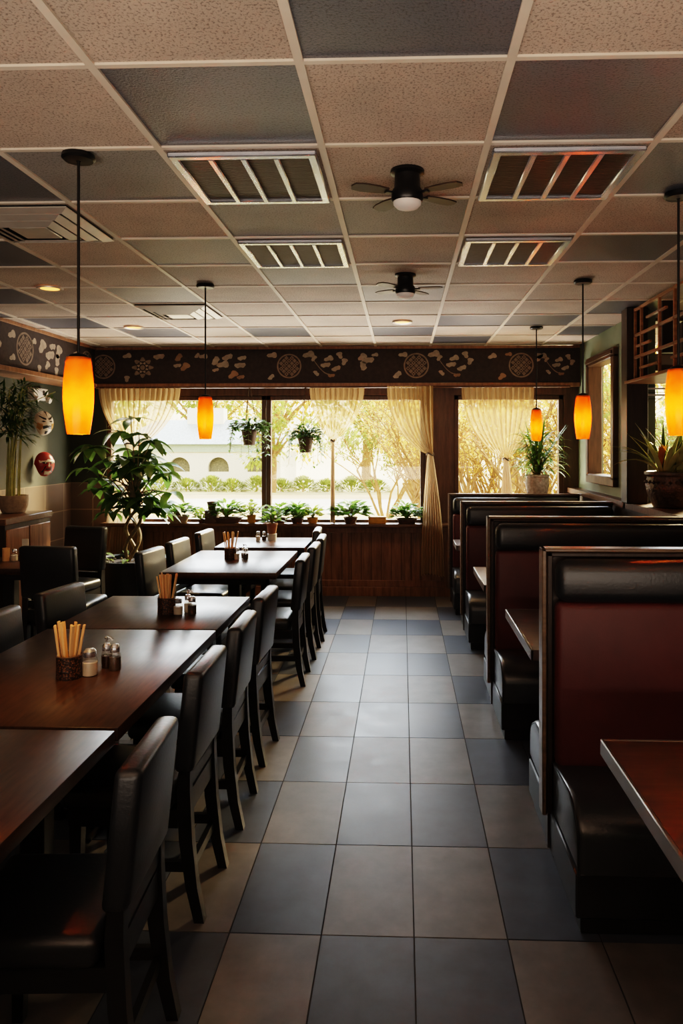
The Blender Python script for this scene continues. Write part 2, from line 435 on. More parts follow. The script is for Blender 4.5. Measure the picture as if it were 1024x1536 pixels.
# wainscot on the back wall: stiles, rails and board panels
b = MB()
b.box(-3.30, 1.81, YB - .02, YB, .0, ZS - .04, 0)
for x in (-2.95, -2.2, -1.45, -.62, .06, .16, .75, 1.4):
    b.rbox(x - .035, x + .035, YB - .035, YB - .018, .16, .69, .004, 1, 1)
b.rbox(-3.30, 1.81, YB - .036, YB - .018, .69, ZS - .04, .004, 1, 1)
b.rbox(-3.30, 1.81, YB - .036, YB - .018, .10, .17, .004, 1, 1)
x = -3.2
while x < 1.8:
    b.box(x, x + .004, YB - .022, YB - .019, .17, .69, 2); x += .11
struct(b.build('trim_1', [M['panel_wood'], M['panel_wood'], M['dim']]), 'brown wood wainscot panelling under the windows', 'panelling')
b = MB(); b.rbox(-3.30, 1.81, YB - .17, YB + .10, ZS - .04, ZS, .008, 2)
struct(b.build('trim_2', [M['sill_wood']]), 'long wooden window sill with potted plants on it', 'window sill')
b = MB(); b.rbox(-3.69, 1.80, YB - .06, YB - .036, 0, .10, .004, 1)
struct(b.build('baseboard_back', [M['panel_wood']]), 'wooden baseboard under the windows', 'baseboard')
b = MB(); b.rbox(XL, XL + .02, 2, YB - .07, 0, .10, .004, 1)
struct(b.build('baseboard_left', [M['dark_wood']]), 'dark baseboard on the left wall', 'baseboard')

# ---- frieze with stencilled motifs
def petal_pts(cx, cy, r, ang, kind):
    pts = []
    n = 14
    for k in range(n):
        t = 2 * PI * k / n
        if kind == 0: rr = r * (1 + .28 * math.cos(2 * t) - .22 * math.cos(3 * t))
        elif kind == 1: rr = r * (.95 + .35 * math.cos(2 * t) + .12 * math.sin(5 * t))
        else: rr = r * (.9 + .2 * math.cos(3 * t) + .15 * math.cos(t))
        pts.append((cx + rr * math.cos(t + ang), cy + rr * math.sin(t + ang) * .8))
    return pts
def frieze(b, fmap, items):
    def put(pts, mi): 
        b.poly([fmap(u, v, 0) for u, v in pts], mi)
    for it in items:
        k = it[0]
        if k == 'med':
            _, u, v, r = it
            n = 40; ring = [(u + r * math.cos(2 * PI * q / n), v + r * math.sin(2 * PI * q / n)) for q in range(n)]
            inn = [(u + .88 * r * math.cos(2 * PI * q / n), v + .88 * r * math.sin(2 * PI * q / n)) for q in range(n)]
            for q in range(n):
                q2 = (q + 1) % n; put([ring[q], ring[q2], inn[q2], inn[q]], 2)
            st = r / 4.6
            for a in range(-7, 8):
                for c in range(-7, 8):
                    if (a + c) % 2: continue
                    x, y = a * st, c * st
                    if math.hypot(x, y) > .8 * r: continue
                    s = st * .82
                    o = [(u + x + s, v + y), (u + x, v + y + s), (u + x - s, v + y), (u + x, v + y - s)]
                    h = s * .42
                    i_ = [(u + x + h, v + y), (u + x, v + y + h), (u + x - h, v + y), (u + x, v + y - h)]
                    for q in range(4):
                        q2 = (q + 1) % 4; put([o[q], o[q2], i_[q2], i_[q]], 2)
                    if (a // 2 + c // 2) % 2 == 0: put([(u + x + h * .6, v + y), (u + x, v + y + h * .6), (u + x - h * .6, v + y), (u + x, v + y - h * .6)], 1)
        elif k == 'flower':
            _, u, v, r = it
            for q in range(8):
                a = 2 * PI * q / 8; put(petal_pts(u + .68 * r * math.cos(a), v + .68 * r * math.sin(a), r * .25, a, 2), 2)
                a += PI / 8; put(petal_pts(u + .38 * r * math.cos(a), v + .38 * r * math.sin(a), r * .13, a, 2), 1)
            put([(u + .22 * r * math.cos(2 * PI * q / 12), v + .22 * r * math.sin(2 * PI * q / 12)) for q in range(12)], 2)
        elif k == 'petal':
            _, u, v, r, a = it; put(petal_pts(u, v, r, a, int(abs(u * 37)) % 2), 1 if (int(abs(u * 91)) % 7) else 3)
        elif k == 'sprig':
            _, u, v, s = it
            for dx, dy, r, a in ((-.17, .09, .062, .3), (-.13, .06, .04, 1.2), (.0, .055, .05, .4), (.09, .085, .045, 1.9), (-.03, .0, .052, .2), (.06, -.03, .05, .5), (-.11, -.07, .038, 2.2), (.02, -.09, .036, .2), (.13, .03, .045, 1.3)):
                put(petal_pts(u + dx * s * 1.12, v + dy * s * 1.12, r * s * .74, a, int(abs(dx * 50)) % 2), 1 if dx != .02 else 3)
            for q in range(7):
                t = q / 7; t2 = (q + 1) / 7
                f_ = lambda t: (u + s * (-.15 + .16 * t), v + s * (.05 - .14 * math.sin(t * 1.6)))
                p, p2 = f_(t), f_(t2); w = .006
                put([(p[0], p[1] - w), (p2[0], p2[1] - w), (p2[0], p2[1] + w), (p[0], p[1] + w)], 2)
FZ0, FZ1 = 2.33, ZC - .012
b = MB()
b.box(-3.40, XR - .001, YB - .06, YB, FZ0, FZ1, 0)
b.rbox(-3.40, XR - .001, YB - .10, YB - .001, FZ0 - .045, FZ0, .006, 1, 4)
b.rbox(-3.40, XR - .001, YB - .075, YB - .001, FZ1 - .02, FZ1 + .01, .004, 1, 4)
YP = YB - .0615
def fm(u, v, d): return ((u - 607) * .00735 - .0, YP, 2.535 + v)
fmap = lambda u, v, d: (u, YP - d, 2.52 + v)
px = lambda p: (p - 604) * .00733
items = [('med', px(153), .0, .135), ('flower', px(213), -.01, .125), ('petal', px(190), .12, .04, .3), ('petal', px(238), .11, .05, .2), ('petal', px(189), -.13, .035, 1.5),
         ('petal', px(268), .1, .045, 1.1), ('petal', px(278), .0, .05, .9), ('petal', px(266), .01, .035, .2), ('petal', px(296), .12, .03, 1), ('petal', px(306), .11, .04, .1),
         ('petal', px(324), .06, .05, 1.2), ('petal', px(336), .02, .055, .2), ('petal', px(342), .1, .05, .5), ('petal', px(324), -.04, .03, .3), ('petal', px(361), .01, .05, .1),
         ('petal', px(364), .09, .04, .3), ('petal', px(351), -.09, .05, .8), ('petal', px(362), -.12, .035, .3),
         ('petal', px(410), .12, .045, .1), ('petal', px(408), -.12, .035, .9), ('med', px(435), .0, .135), ('sprig', px(495), .01, 1.15),
         ('petal', px(545), .1, .045, .8), ('petal', px(553), .06, .055, .2), ('petal', px(546), .0, .05, 1.7), ('petal', px(564), .12, .03, .2), ('petal', px(606), .12, .04, .1),
         ('petal', px(597), -.1, .045, .9), ('med', px(625), .0, .138), ('sprig', px(682), .01, 1.15), ('petal', px(738), .1, .04, .5), ('petal', px(752), -.12, .04, .9), ('petal', px(762), .12, .03, .1),
         ('med', px(780), -.0, .135), ('petal', px(806), .09, .045, 1.3), ('sprig', px(836), .0, .95)]
frieze(b, fmap, items)
FM = [M['frieze'], M['motif'], M['motif_dim'], M['motif_red'], M['panel_wood']]
struct(b.build('trim_3', FM), 'dark frieze with cream medallions and petals above the windows', 'frieze')
b = MB()
b.box(XL, -3.40, 1.0, YB, FZ0, FZ1, 0)
b.rbox(XL, -3.36, 1.0, YB - .11, FZ0 - .045, FZ0, .006, 1, 4)
b.rbox(XL, -3.38, 1.0, YB - .08, FZ1 - .02, FZ1 + .01, .004, 1, 4)
fl = lambda u, v, d: (-3.3985 + d, u, 2.52 + v)
frieze(b, fl, [('med', 6.50, -.0, .15), ('petal', 6.66, .09, .04, .4), ('petal', 6.28, .1, .05, .4), ('petal', 6.29, -.1, .04, .4), ('petal', 6.82, .07, .07, 1), ('petal', 6.97, .0, .07, .3), ('petal', 7.02, .09, .05, .2),
               ('petal', 6.92, -.1, .045, .9), ('petal', 7.15, .06, .07, 1.1), ('petal', 7.12, -.03, .06, 1.5), ('petal', 7.1, -.14, .045, 1.5), ('petal', 6.76, -.15, .04, 1.5), ('petal', 7.3, -.16, .045, 1.2), ('petal', 7.55, .08, .06, .3),
               ('med', 7.8, 0, .15), ('petal', 7.5, -.1, .05, .9), ('med', 5.2, 0, .15), ('sprig', 5.7, 0, 1.1), ('petal', 6.05, -.02, .05, .4), ('sprig', 4.6, 0, 1.1)])
struct(b.build('trim_4', FM), 'dark frieze with cream medallion and petals along the left wall', 'frieze')

# ---- windows
def window(name, label, x0, x1, z0, z1, y, fw=.05, mull=(), m='frame_wood'):
    b = MB()
    b.rbox(x0, x1, y - .03, y + .05, z1 - fw, z1, .005, 1); b.rbox(x0, x1, y - .03, y + .05, z0, z0 + fw * .6, .005, 1)
    b.rbox(x0, x0 + fw, y - .03, y + .05, z0, z1, .005, 1); b.rbox(x1 - fw, x1, y - .03, y + .05, z0, z1, .005, 1)
    for q in mull: b.rbox(q - .018, q + .018, y - .02, y + .04, z0, z1, .004, 1)
    o = struct(b.build(name, [M[m]]), label, 'window')
    p = MB(); p.box(x0 + fw * .5, x1 - fw * .5, y + .006, y + .012, z0 + fw * .3, z1 - fw * .5)
    p.build('pane', [M['glass']], o)
    return o
YW = YB + .05
window('window_1', 'left picture window facing the white arcaded building', -3.30, -1.51, ZS, ZH, YW)
window('window_2', 'wide middle window with the hanging basket beside its left post', -1.505, .25, ZS, ZH, YW)
window('window_3', 'right-hand back window behind the booths', .57, 1.76, ZS, ZH, YW)
# right wall window
b = MB()
y0, y1, z0, z1 = 6.66, 7.52, 1.335, 2.47
for (a0, a1, c0, c1) in ((y0 - .06, y1 + .06, z1 - .03, z1 + .06), (y0 - .06, y1 + .06, z0 - .06, z0 + .03), (y0 - .06, y0 + .03, z0, z1), (y1 - .03, y1 + .06, z0, z1)):
    b.rbox(XR - .045, XR + .10, a0, a1, c0, c1, .008, 1)
b.rbox(XR - .06, XR - .04, y0 - .03, y1 + .03, z1 + .0, z1 + .03, .004, 1)
o = struct(b.build('window_4', [M['frame_wood']]), 'narrow framed window in the sage green right wall', 'window')
p = MB(); p.box(XR + .05, XR + .056, y0, y1, z0, z1); p.build('pane', [M['glass']], o)
window('window_5', 'alcove window behind the large potted plant on the ledge', 1.93, 2.92, LZ, 2.3, 6.04, .045)

window('window_6', 'small added transom window giving pale gaps behind the lattice shelf', 1.96, 2.98, 2.37, 2.69, 6.04, .035, (2.3, 2.62))  # window added so that light shows through the lattice gaps
# ------------------------------------------------------------------ outside
def gz(y): return -.2 - 1.8 * (y - 9) / 51
b = MB()
def strip(y0, y1, mi, dz=0):
    b.poly([(-90, y0, gz(y0) + dz), (90, y0, gz(y0) + dz), (90, y1, gz(y1) + dz), (-90, y1, gz(y1) + dz)], mi)
for a, c, mi in ((8.3, 24, 0), (24, 27, 2), (27, 40, 1), (40, 47, 2), (47, 140, 0)): strip(a, c, mi)
struct(b.build('ground', [M['lawn'], M['road'], M['path']]), 'dry lawn and pale road outside the windows', 'ground')
# white arcaded building
hb = thing('arcade_building', 'white arcaded building with blue grey tiled roof beyond the road', 'building', (-17.2, 60, gz(60)))
HX0, HX1 = -6.5, 7.2
wb = MB()
ac = [-4.45 + 3.25 * k for k in range(4)]
R_, ZA = .87, 1.45
edges = [HX0] + [e for a in ac for e in (a - R_, a + R_)] + [HX1]
for k in range(0, len(edges), 2): wb.box(edges[k], edges[k + 1], 0, .4, 0, 3.0)
for a in ac:
    wb.box(a - R_, a + R_, 0, .4, 0, ZA)
    n = 12
    for q in range(n):
        t0, t1 = PI * q / n, PI * (q + 1) / n
        p0 = (a + R_ * math.cos(t0), ZA + .35 + R_ * math.sin(t0)); p1 = (a + R_ * math.cos(t1), ZA + .35 + R_ * math.sin(t1))
        wb.prism([(p0[0], 0, p0[1]), (p0[0], 0, 3.0), (p1[0], 0, 3.0), (p1[0], 0, p1[1])], (0, .4, 0))
wb.box(HX0, HX1, 0, .4, 3.0, 3.1)
wb.box(HX0, HX0 + .3, .4, 9, 0, 3.1); wb.box(HX1 - .3, HX1, .4, 9, 0, 3.1)
wb.build('wall', [M['render']], hb)
for a in ac:
    w = MB(); w.box(a - R_ - .05, a + R_ + .05, .5, .55, ZA, 2.95); w.build('arch_recess', [M['archdark']], hb)
tb = MB(); tb.box(HX0 - .15, HX1 + .15, -.12, .45, 3.1, 3.75); tb.build('fascia', [M['teal']], hb)
rb = MB()
rb.add([(HX0 - .5, -.5, 3.75), (HX1 + .5, -.5, 3.75), (HX1 - 2.6, 4.5, 5.9), (HX0 + 2, 4.5, 5.9), (HX0 - .5, 9.5, 3.75), (HX1 + .5, 9.5, 3.75)],
       [(0, 1, 2, 3), (1, 5, 2), (4, 0, 3), (5, 4, 3, 2), (0, 4, 5, 1)])
rb.build('roof', [M['rooftile']], hb)
ch = MB(); ch.box(-1.6, 1.6, 3.6, 5, 5.3, 6.9); ch.build('roof_box', [M['render']], hb)

def branchy(b, p, d, L, r, depth, rg, leaves, spread=.55, up=.15):
    pts = [V(p)]; dd = V(d).normalized()
    n = 4
    for i in range(n):
        dd = (dd + V((rg.gauss(0, .12), rg.gauss(0, .12), rg.gauss(up * .3, .08)))).normalized()
        pts.append(pts[-1] + dd * (L / n))
    b.tube(pts, [r * (1 - .5 * i / n) for i in range(n + 1)], 5 if depth > 1 else 4, 0, False)
    if depth == 0:
        for q in pts[1:]: leaves.append((q, dd))
        return
    for k in range(3 if depth > 1 else 4):
        q = pts[rg.randint(2, n)]
        nd = (dd + V((rg.gauss(0, spread), rg.gauss(0, spread), rg.gauss(up, spread * .7)))).normalized()
        branchy(b, q, nd, L * rg.uniform(.55, .8), r * .55, depth - 1, rg, leaves, spread, up)
def dry_shrub(x, y, h, seed, label, lf='gold_leaf', n_stem=7, per=3, lsize=.07, dens=1, lean=0):
    rg = random.Random(seed)
    t = thing('garden_shrub', label, 'shrub', (x, y, gz(y) - .05), 0, 'sunlit shrubs outside the windows')
    b = MB(); L = []
    for k in range(n_stem):
        a = 2 * PI * k / n_stem + rg.uniform(-.3, .3)
        branchy(b, (.15 * math.cos(a), .15 * math.sin(a), 0), (math.cos(a) * .45 + lean, math.sin(a) * .35, 1), h * .5, .03 * h / 2.2, 3, rg, L)
    b.build('branches', [M['bark']], t)
    l = MB()
    for q, d in L:
        for _ in range(per):
            if rg.random() > dens: continue
            o = V((rg.gauss(0, .06), rg.gauss(0, .06), rg.gauss(0, .06)))
            l.leaf(q + o, (rg.gauss(0, 1), rg.gauss(0, 1), rg.gauss(0, .6)), lsize * rg.uniform(.7, 1.4), lsize * .55, .4, 2, 0)
    f = l.build('leaves', [M[lf]], t); f['kind'] = 'stuff'
    return t
dry_shrub(.95, 13.0, 3.2, 1, 'golden dry shrub fanning its branches behind the middle curtain', n_stem=8, lean=-.12)
dry_shrub(2.0, 12.3, 3.4, 2, 'golden dry shrub filling the back window above the booths', n_stem=8, per=4)
dry_shrub(1.5, 10.9, 2.9, 8, 'nearest golden shrub close outside the booth window', n_stem=8, per=2)
dry_shrub(3.2, 11.2, 3.0, 3, 'golden dry shrub outside right of the corner plant', n_stem=7, per=4)
dry_shrub(-.55, 24.0, 3.6, 4, 'slender pale shrub beyond the lawn seen between the baskets', 'hedge_leaf', 6, 3, .12)
dry_shrub(.6, 19.0, 4.4, 5, 'tall golden shrub behind the middle window pole', n_stem=7, per=4, lsize=.09)
dry_shrub(3.5, 9.6, 2.6, 6, 'green shrub just outside the narrow right wall window', 'hedge_leaf', 6, 5, .08)
dry_shrub(4.3, 8.2, 2.5, 9, 'green shrub outside the alcove window behind the ledge pot', 'hedge_leaf', 6, 5, .08)
def crown_tree(x, y, h, r, seed, label, lf, n=1500, ls=.5):
    rg = random.Random(seed)
    t = thing('garden_tree', label, 'tree', (x, y, gz(y)), 0, 'trees standing beyond the road')
    b = MB(); b.tube([(0, 0, 0), (.1, 0, h * .35), (0, .1, h * .75)], [r * .09, r * .07, r * .03], 8)
    for k in range(6):
        a = k * 1.05; b.tube([(0, 0, h * .4), (r * .35 * math.cos(a), r * .35 * math.sin(a), h * .6), (r * .7 * math.cos(a), r * .7 * math.sin(a), h * .75)], [r * .05, r * .03, r * .012], 5)
    b.build('trunk', [M['bark']], t)
    l = MB()
    blobs = [(V((rg.gauss(0, r * .45), rg.gauss(0, r * .35), h * rg.uniform(.4, .95))), r * rg.uniform(.3, .55)) for _ in range(16)]
    for _ in range(n):
        c, rr = rg.choice(blobs); d = V((rg.gauss(0, 1), rg.gauss(0, 1), rg.gauss(0, 1))).normalized()
        l.leaf(c + d * rr * rg.uniform(.6, 1), d + V((0, 0, .2)), ls * rg.uniform(.7, 1.4), ls * .6, .4, 2, 0)
    f = l.build('crown', [M[lf]], t); f['kind'] = 'stuff'
for i, (x, y, h, r, lf, lab) in enumerate([
    (-30, 74, 11, 6, 'green_leaf_out', 'pale green tree behind the far left of the white building'),
    (-21, 78, 12, 6, 'green_leaf_out', 'tall green tree behind the middle of the tiled roof'),
    (-13, 75, 13, 6, 'gold_leaf', 'golden green tree behind the right roof end of the white building'),
    (-3.8, 77, 13, 6, 'green_leaf_out', 'large pale green tree right of the white building'),
    (1.0, 60, 13, 6, 'gold_leaf', 'golden tree far behind the middle window'),
    (8, 55, 12, 6, 'gold_leaf', 'golden tree far behind the tied back curtain'),
    (15, 52, 12, 6, 'gold_leaf', 'golden tree far behind the booth window'),
    (-9.2, 52, 6, 2.6, 'green_leaf_out', 'small round green tree at the right end of the building')]):
    crown_tree(x, y, h, r, 20 + i, lab, lf, 1500 if h > 8 else 900, .62 if h > 8 else .4)
def hedge_shrub(x, y, w, h, seed, label):
    rg = random.Random(seed); l = MB()
    for _ in range(420):
        a = rg.uniform(0, 2 * PI); e = rg.uniform(0, 1)
        p = V((w * math.cos(a) * math.sqrt(1 - e * e), w * .6 * math.sin(a) * math.sqrt(1 - e * e), h * e))
        l.leaf(p, p + V((0, 0, .4)), .28, .14, .4, 2)
    t = thing('hedge_shrub', label, 'shrub', (x, y, gz(y)), 0, 'low hedge plants along the far verge')
    f = l.build('leaves', [M['hedge_leaf']], t)
    s = MB(); s.tube([(0, 0, -.02), (0, 0, h * .6)], [.06, .03], 6); s.build('stem', [M['bark']], t)
for i in range(13):
    hedge_shrub(-23 + i * 1.75, 53.5 + (i % 3) * .4, 1.0, .8 + .2 * (i % 2), 60 + i, 'low grassy green shrub in the hedge row before the white building')

# ------------------------------------------------------------------ curtains
def curtain(name, label, xt0, xt1, tie, hem, ztop, zhem, y, folds=9, pw=2.0, thick=None, wt=.05, amp=.022, top='curtain'):
    """xt0..xt1 top width, tie=(x,z), hem=(x0,x1)"""
    t = thing(name, label, 'curtain', (tie[0], y, zhem), 0, 'sheer tan curtains at the back windows')
    def grid(fn, nu, nv):
        b = MB(); vs = [fn(i / nu, j / nv) for j in range(nv + 1) for i in range(nu + 1)]
        b.add(vs, [(j * (nu + 1) + i, j * (nu + 1) + i + 1, (j + 1) * (nu + 1) + i + 1, (j + 1) * (nu + 1) + i) for j in range(nv) for i in range(nu)])
        return b
    rg = random.Random(int(abs(tie[0]) * 1000))
    ph = [rg.uniform(0, 6) for _ in range(4)]
    def ripple(u): return math.sin(u * folds * 2 * PI + ph[0]) + .5 * math.sin(u * folds * 4.3 * PI + ph[1])
    def up(u, v):
        xt = xt0 + (xt1 - xt0) * u
        s = v ** pw
        far = abs(xt - tie[0])
        x = xt * (1 - s) + (tie[0] + (u - .5) * wt) * s
        z = ztop + (tie[1] - ztop) * (1 - (1 - v) ** (1.0 + .35 * far))
        a = amp * (1 - .55 * s)
        return (x - tie[0] + .012 * math.sin(u * folds * 2 * PI + ph[2]) * (1 - s), a * ripple(u), z - zhem)
    grid(up, 120, 26).build('swag', [M[top]], t, sharp=180)
    def lo(u, v):
        xh = hem[0] + (hem[1] - hem[0]) * u
        s = math.sin(min(1, v * 1.4) * PI / 2) * .55 + .45 * v
        x = (tie[0] + (u - .5) * wt) * (1 - s) + xh * s
        return (x - tie[0], (amp * 1.1 * s + .01) * ripple(u), (tie[1] + (zhem - tie[1]) * v) - zhem + .015 * math.sin(u * 5) * v)
    grid(lo, 80, 20).build('drop', [M['curtain_thick']], t, sharp=180)
    b = MB(); n = 20
    b.tube([(.5 * wt * 1.25 * math.cos(2 * PI * k / n), .045 * math.sin(2 * PI * k / n), tie[1] - zhem + .012 * math.sin(4 * PI * k / n)) for k in range(n + 1)], .009, 6)
    b.build('tie_band', [M['rope']], t)
    return t
yc = YB - .13
curtain('window_curtain', 'sheer tan curtain swept aside behind the tall floor plant', -3.32, -2.42, (-2.93, 1.66), (-3.30, -2.83), 2.285, .10, yc + .0, 14, 1.9, wt=.16, top='curtain_mid')
curtain('window_curtain', 'narrow tan curtain twisted into a slim rope in the middle window', -1.02, -.42, (-.755, 1.70), (-.78, -.73), 2.285, ZS + .005, yc + .03, 10, 2.0, wt=.035, amp=.02, top='curtain_mid')
curtain('window_curtain', 'tan curtain tied back with long drop beside the dark window post', -.16, .33, (.30, 1.555), (.20, .45), 2.285, .26, yc - .08, 8, 2.4, wt=.06, top='curtain_mid')
curtain('window_curtain', 'sheer tan curtain gathered in a knot above the booths', .64, 1.42, (1.12, 1.50), (1.06, 1.20), 2.285, ZS + .005, yc + .03, 12, 2.2, wt=.05, top='curtain_mid')
b = MB(); b.tube([(-3.36, YB - .13, 2.283), (1.8, YB - .13, 2.283)], .011, 8)
tag(b.build('curtain_rod', [M['sill_wood']]), 'slim wooden curtain rod under the frieze', 'curtain rod')

# ------------------------------------------------------------------ ceiling fittings
def grille():
    t = thing('ceiling_grille', '', 'ceiling grille', (0, 0, 0), 0, 'louvered chrome ceiling grilles')
    w, d = .275, .268
    f = MB()
    for (a0, a1, c0, c1) in ((-w, w, -d, -d + .035), (-w, w, d - .035, d), (-w, -w + .035, -d, d), (w - .035, w, -d, d)):
        f.rbox(a0, a1, c0, c1, -.022, -.001, .005, 1)
    f.build('frame', [M['chrome']], t)
    l = MB(); l.box(-w + .03, w - .03, -d + .03, d - .03, -.012, -.002)
    l.build('louver_panel', [M['louver']], t)
    for k in (-1, 0, 1):
        c = MB(); c.rbox(k * .122 - .012, k * .122 + .012, -d + .03, d - .03, -.024, -.010, .004, 1); c.build('bar', [M['chrome']], t)
    return t
gr = None
for c, r, lab in ((2, 2, 'chrome ceiling grille left of the nearer fan'), (4, 2, 'chrome ceiling grille right of the nearer fan'),
                  (2, 4, 'chrome ceiling grille left of the farther fan'), (4, 4, 'chrome ceiling grille right of the farther fan')):
    x, y = cell(c, r)
    if gr is None: gr = grille(); gr.location = (x, y, ZC - .008); gr['label'] = lab
    else: dup(gr, (x, y, ZC - .008), 0, lab)
def diffuser():
    t = thing('air_diffuser', '', 'air vent', (0, 0, 0), 0, 'square ceiling air diffusers')
    for k, (h, z) in enumerate(((.275, -.004), (.215, -.016), (.155, -.028), (.09, -.04))):
        b = MB(); hi = h - .042 if k < 3 else 0
        o = [(-h, -h), (h, -h), (h, h), (-h, h)]
        if k < 3:
            i_ = [(x * hi / h, y * hi / h) for x, y in o]
            for q in range(4):
                q2 = (q + 1) % 4
                b.add([(*o[q], z), (*o[q2], z), (*i_[q2], z - .016), (*i_[q], z - .016), (*o[q], z + .004), (*o[q2], z + .004), (*i_[q2], z - .012), (*i_[q], z - .012)],
                      [(0, 1, 2, 3), (7, 6, 5, 4), (0, 4, 5, 1), (3, 2, 6, 7)])
        else: b.rbox(-h, h, -h, h, z, z + .012, .004, 1)
        b.build('ring' if k < 3 else 'centre_plate', [M['alu']], t)
    b = MB(); b.box(-.27, .27, -.27, .27, .002, .008); b.build('backing', [M['dim']], t)
    return t
x, y = cell(0, 3); df = diffuser(); df.location = (x, y, ZC - .016); df['label'] = 'square metal air diffuser beside the nearest left pendant cord'
x, y = cell(0, 7); dup(df, (x, y, ZC - .016), 0, 'square metal air diffuser far back near the second left pendant')
def recessed(x, y, lab, first=[None]):
    if first[0] is None:
        t = thing('recessed_light', lab, 'ceiling light', (x, y, ZC - .004), 0, 'recessed ceiling spotlights')
        b = MB(); b.lathe([(.062, -.006), (.085, -.012), (.088, -.004), (.088, 0)], n=28); b.build('trim_ring', [M['alu']], t)
        b = MB(); b.disc((0, 0, -.006), .063, 24, 0, False); b.build('lamp', [M['lampglow']], t); first[0] = t
    else: t = dup(first[0], (x, y, ZC - .004), 0, lab)
    l = bpy.data.lights.new('spot', 'SPOT'); l.energy = 9; l.color = (1, .62, .28); l.spot_size = 2.2; l.spot_blend = .8; l.shadow_soft_size = .05
    o = bpy.data.objects.new('spot_lamp', l); C.objects.link(o); o.location = (x, y, ZC - .03)
recessed(-2.42, 4.96, 'glowing recessed spotlight nearest the left wall')
recessed(-2.45, 6.62, 'glowing recessed spotlight before the left end of the frieze')
recessed(.0, 6.42, 'glowing recessed spotlight behind the two ceiling fans')

def fan():
    t = thing('ceiling_fan', '', 'ceiling fan', (0, 0, 0), 0, 'small black ceiling fans')
    b = MB(); b.lathe([(.002, 0), (.066, 0), (.068, -.012), (.05, -.02), (.05, -.035)], n=28); b.build('canopy', [M['blackmetal']], t)
    b = MB(); b.lathe([(.05, -.03), (.052, -.07), (.062, -.085), (.064, -.115), (.058, -.125), (.002, -.126)], n=28); b.build('motor_housing', [M['blackmetal']], t)
    b = MB(); b.lathe([(.056, -.122), (.054, -.136), (.042, -.148), (.022, -.155), (.001, -.157)], n=28); b.build('light_bowl', [M['opal']], t)
    for k in range(4):
        a = math.radians((34, 122, 204, 332)[k])
        mx = Matrix.Rotation(a, 4, 'Z')
        b = MB(); b.rbox(.05, .095, -.012, .012, -.10, -.092, .003, 1, 0, mx)
        pts = [(.085, -.022), (.13, -.033), (.19, -.036), (.225, -.028), (.235, 0), (.225, .028), (.19, .036), (.13, .033), (.085, .022)]
        tilt = Matrix.Rotation(.06, 4, 'X')
        b.prism([mx @ V((0, 0, -.094)) + mx @ (tilt @ V((x, y, 0))) for x, y in pts], (0, 0, .006), 1)
        b.build('blade', [M['blackmetal'], M['fanblade']], t)
    return t
f1 = fan(); f1.location = (.02, 2.90, ZC); f1['label'] = 'nearer small black ceiling fan with opal light bowl'
dup(f1, (.02, 4.66, ZC), .35, 'farther small black ceiling fan with opal light bowl')

def pendant(x, y, zt, zb, lab, first=[None], P=15):
    H = zt - zb
    if first[0] is None:
        t = thing('pendant_lamp', lab, 'pendant lamp', (x, y, ZC - .008), 0, 'amber glass pendant lamps')
        b = MB(); b.lathe([(.001, 0), (.058, 0), (.060, -.014), (.052, -.022), (.008, -.024)], n=28); b.build('canopy', [M['blackmetal']], t)
        b = MB(); b.tube([(0, 0, -.02), (0, 0, -.745)], .0055, 8); b.build('cord', [M['blackmetal']], t)
        b = MB(); b.lathe([(.006, -.735), (.030, -.742), (.040, -.755), (.040, -.765), (.006, -.766)], n=24); b.build('cap', [M['blackmetal']], t)
        pr = []
        for k in range(15):
            s = k / 14; pr.append((.040 + .016 * math.sin(PI * (s * .9 + .05)) - .003 * s, -.752 - .285 * s))
        b = MB(); b.lathe(pr, n=36); inner = [(r - .003, z) for r, z in reversed(pr)]; b.lathe(inner, n=36)
        b.lathe([pr[-1], inner[0]], n=36)
        b.build('shade', [M['shade']], t, sharp=60)
        b = MB(); b.lathe([(.001, -.86), (.012, -.865), (.017, -.885), (.012, -.905), (.001, -.91)], n=14); b.build('bulb', [M['bulb']], t)
        first[0] = t
    else: t = dup(first[0], (x, y, ZC - .008), 0, lab)
    l = bpy.data.lights.new('pendant_bulb', 'POINT'); l.energy = P; l.color = (1, .55, .17); l.shadow_soft_size = .02
    o = bpy.data.objects.new('pendant_bulb_lamp', l); C.objects.link(o); o.location = (x, y, ZC - .008 - .935)
pendant(-1.20, 2.68, 0, 0, 'amber pendant lamp nearest on the left, over the nearest long table')
pendant(-1.32, 4.88, 0, 0, 'amber pendant lamp over the square table by the left window')
pendant(1.18, 3.18, 0, 0, 'amber pendant lamp over the booth tables beside the lattice shelf')
pendant(1.18, 1.60, 0, 0, 'amber pendant lamp above the booth table nearest the viewer')
pendant(1.18, 4.84, 0, 0, 'amber pendant lamp before the sage wall over the middle booths')
pendant(1.22, 6.72, 0, 0, 'amber pendant lamp over the last booth before the back window')

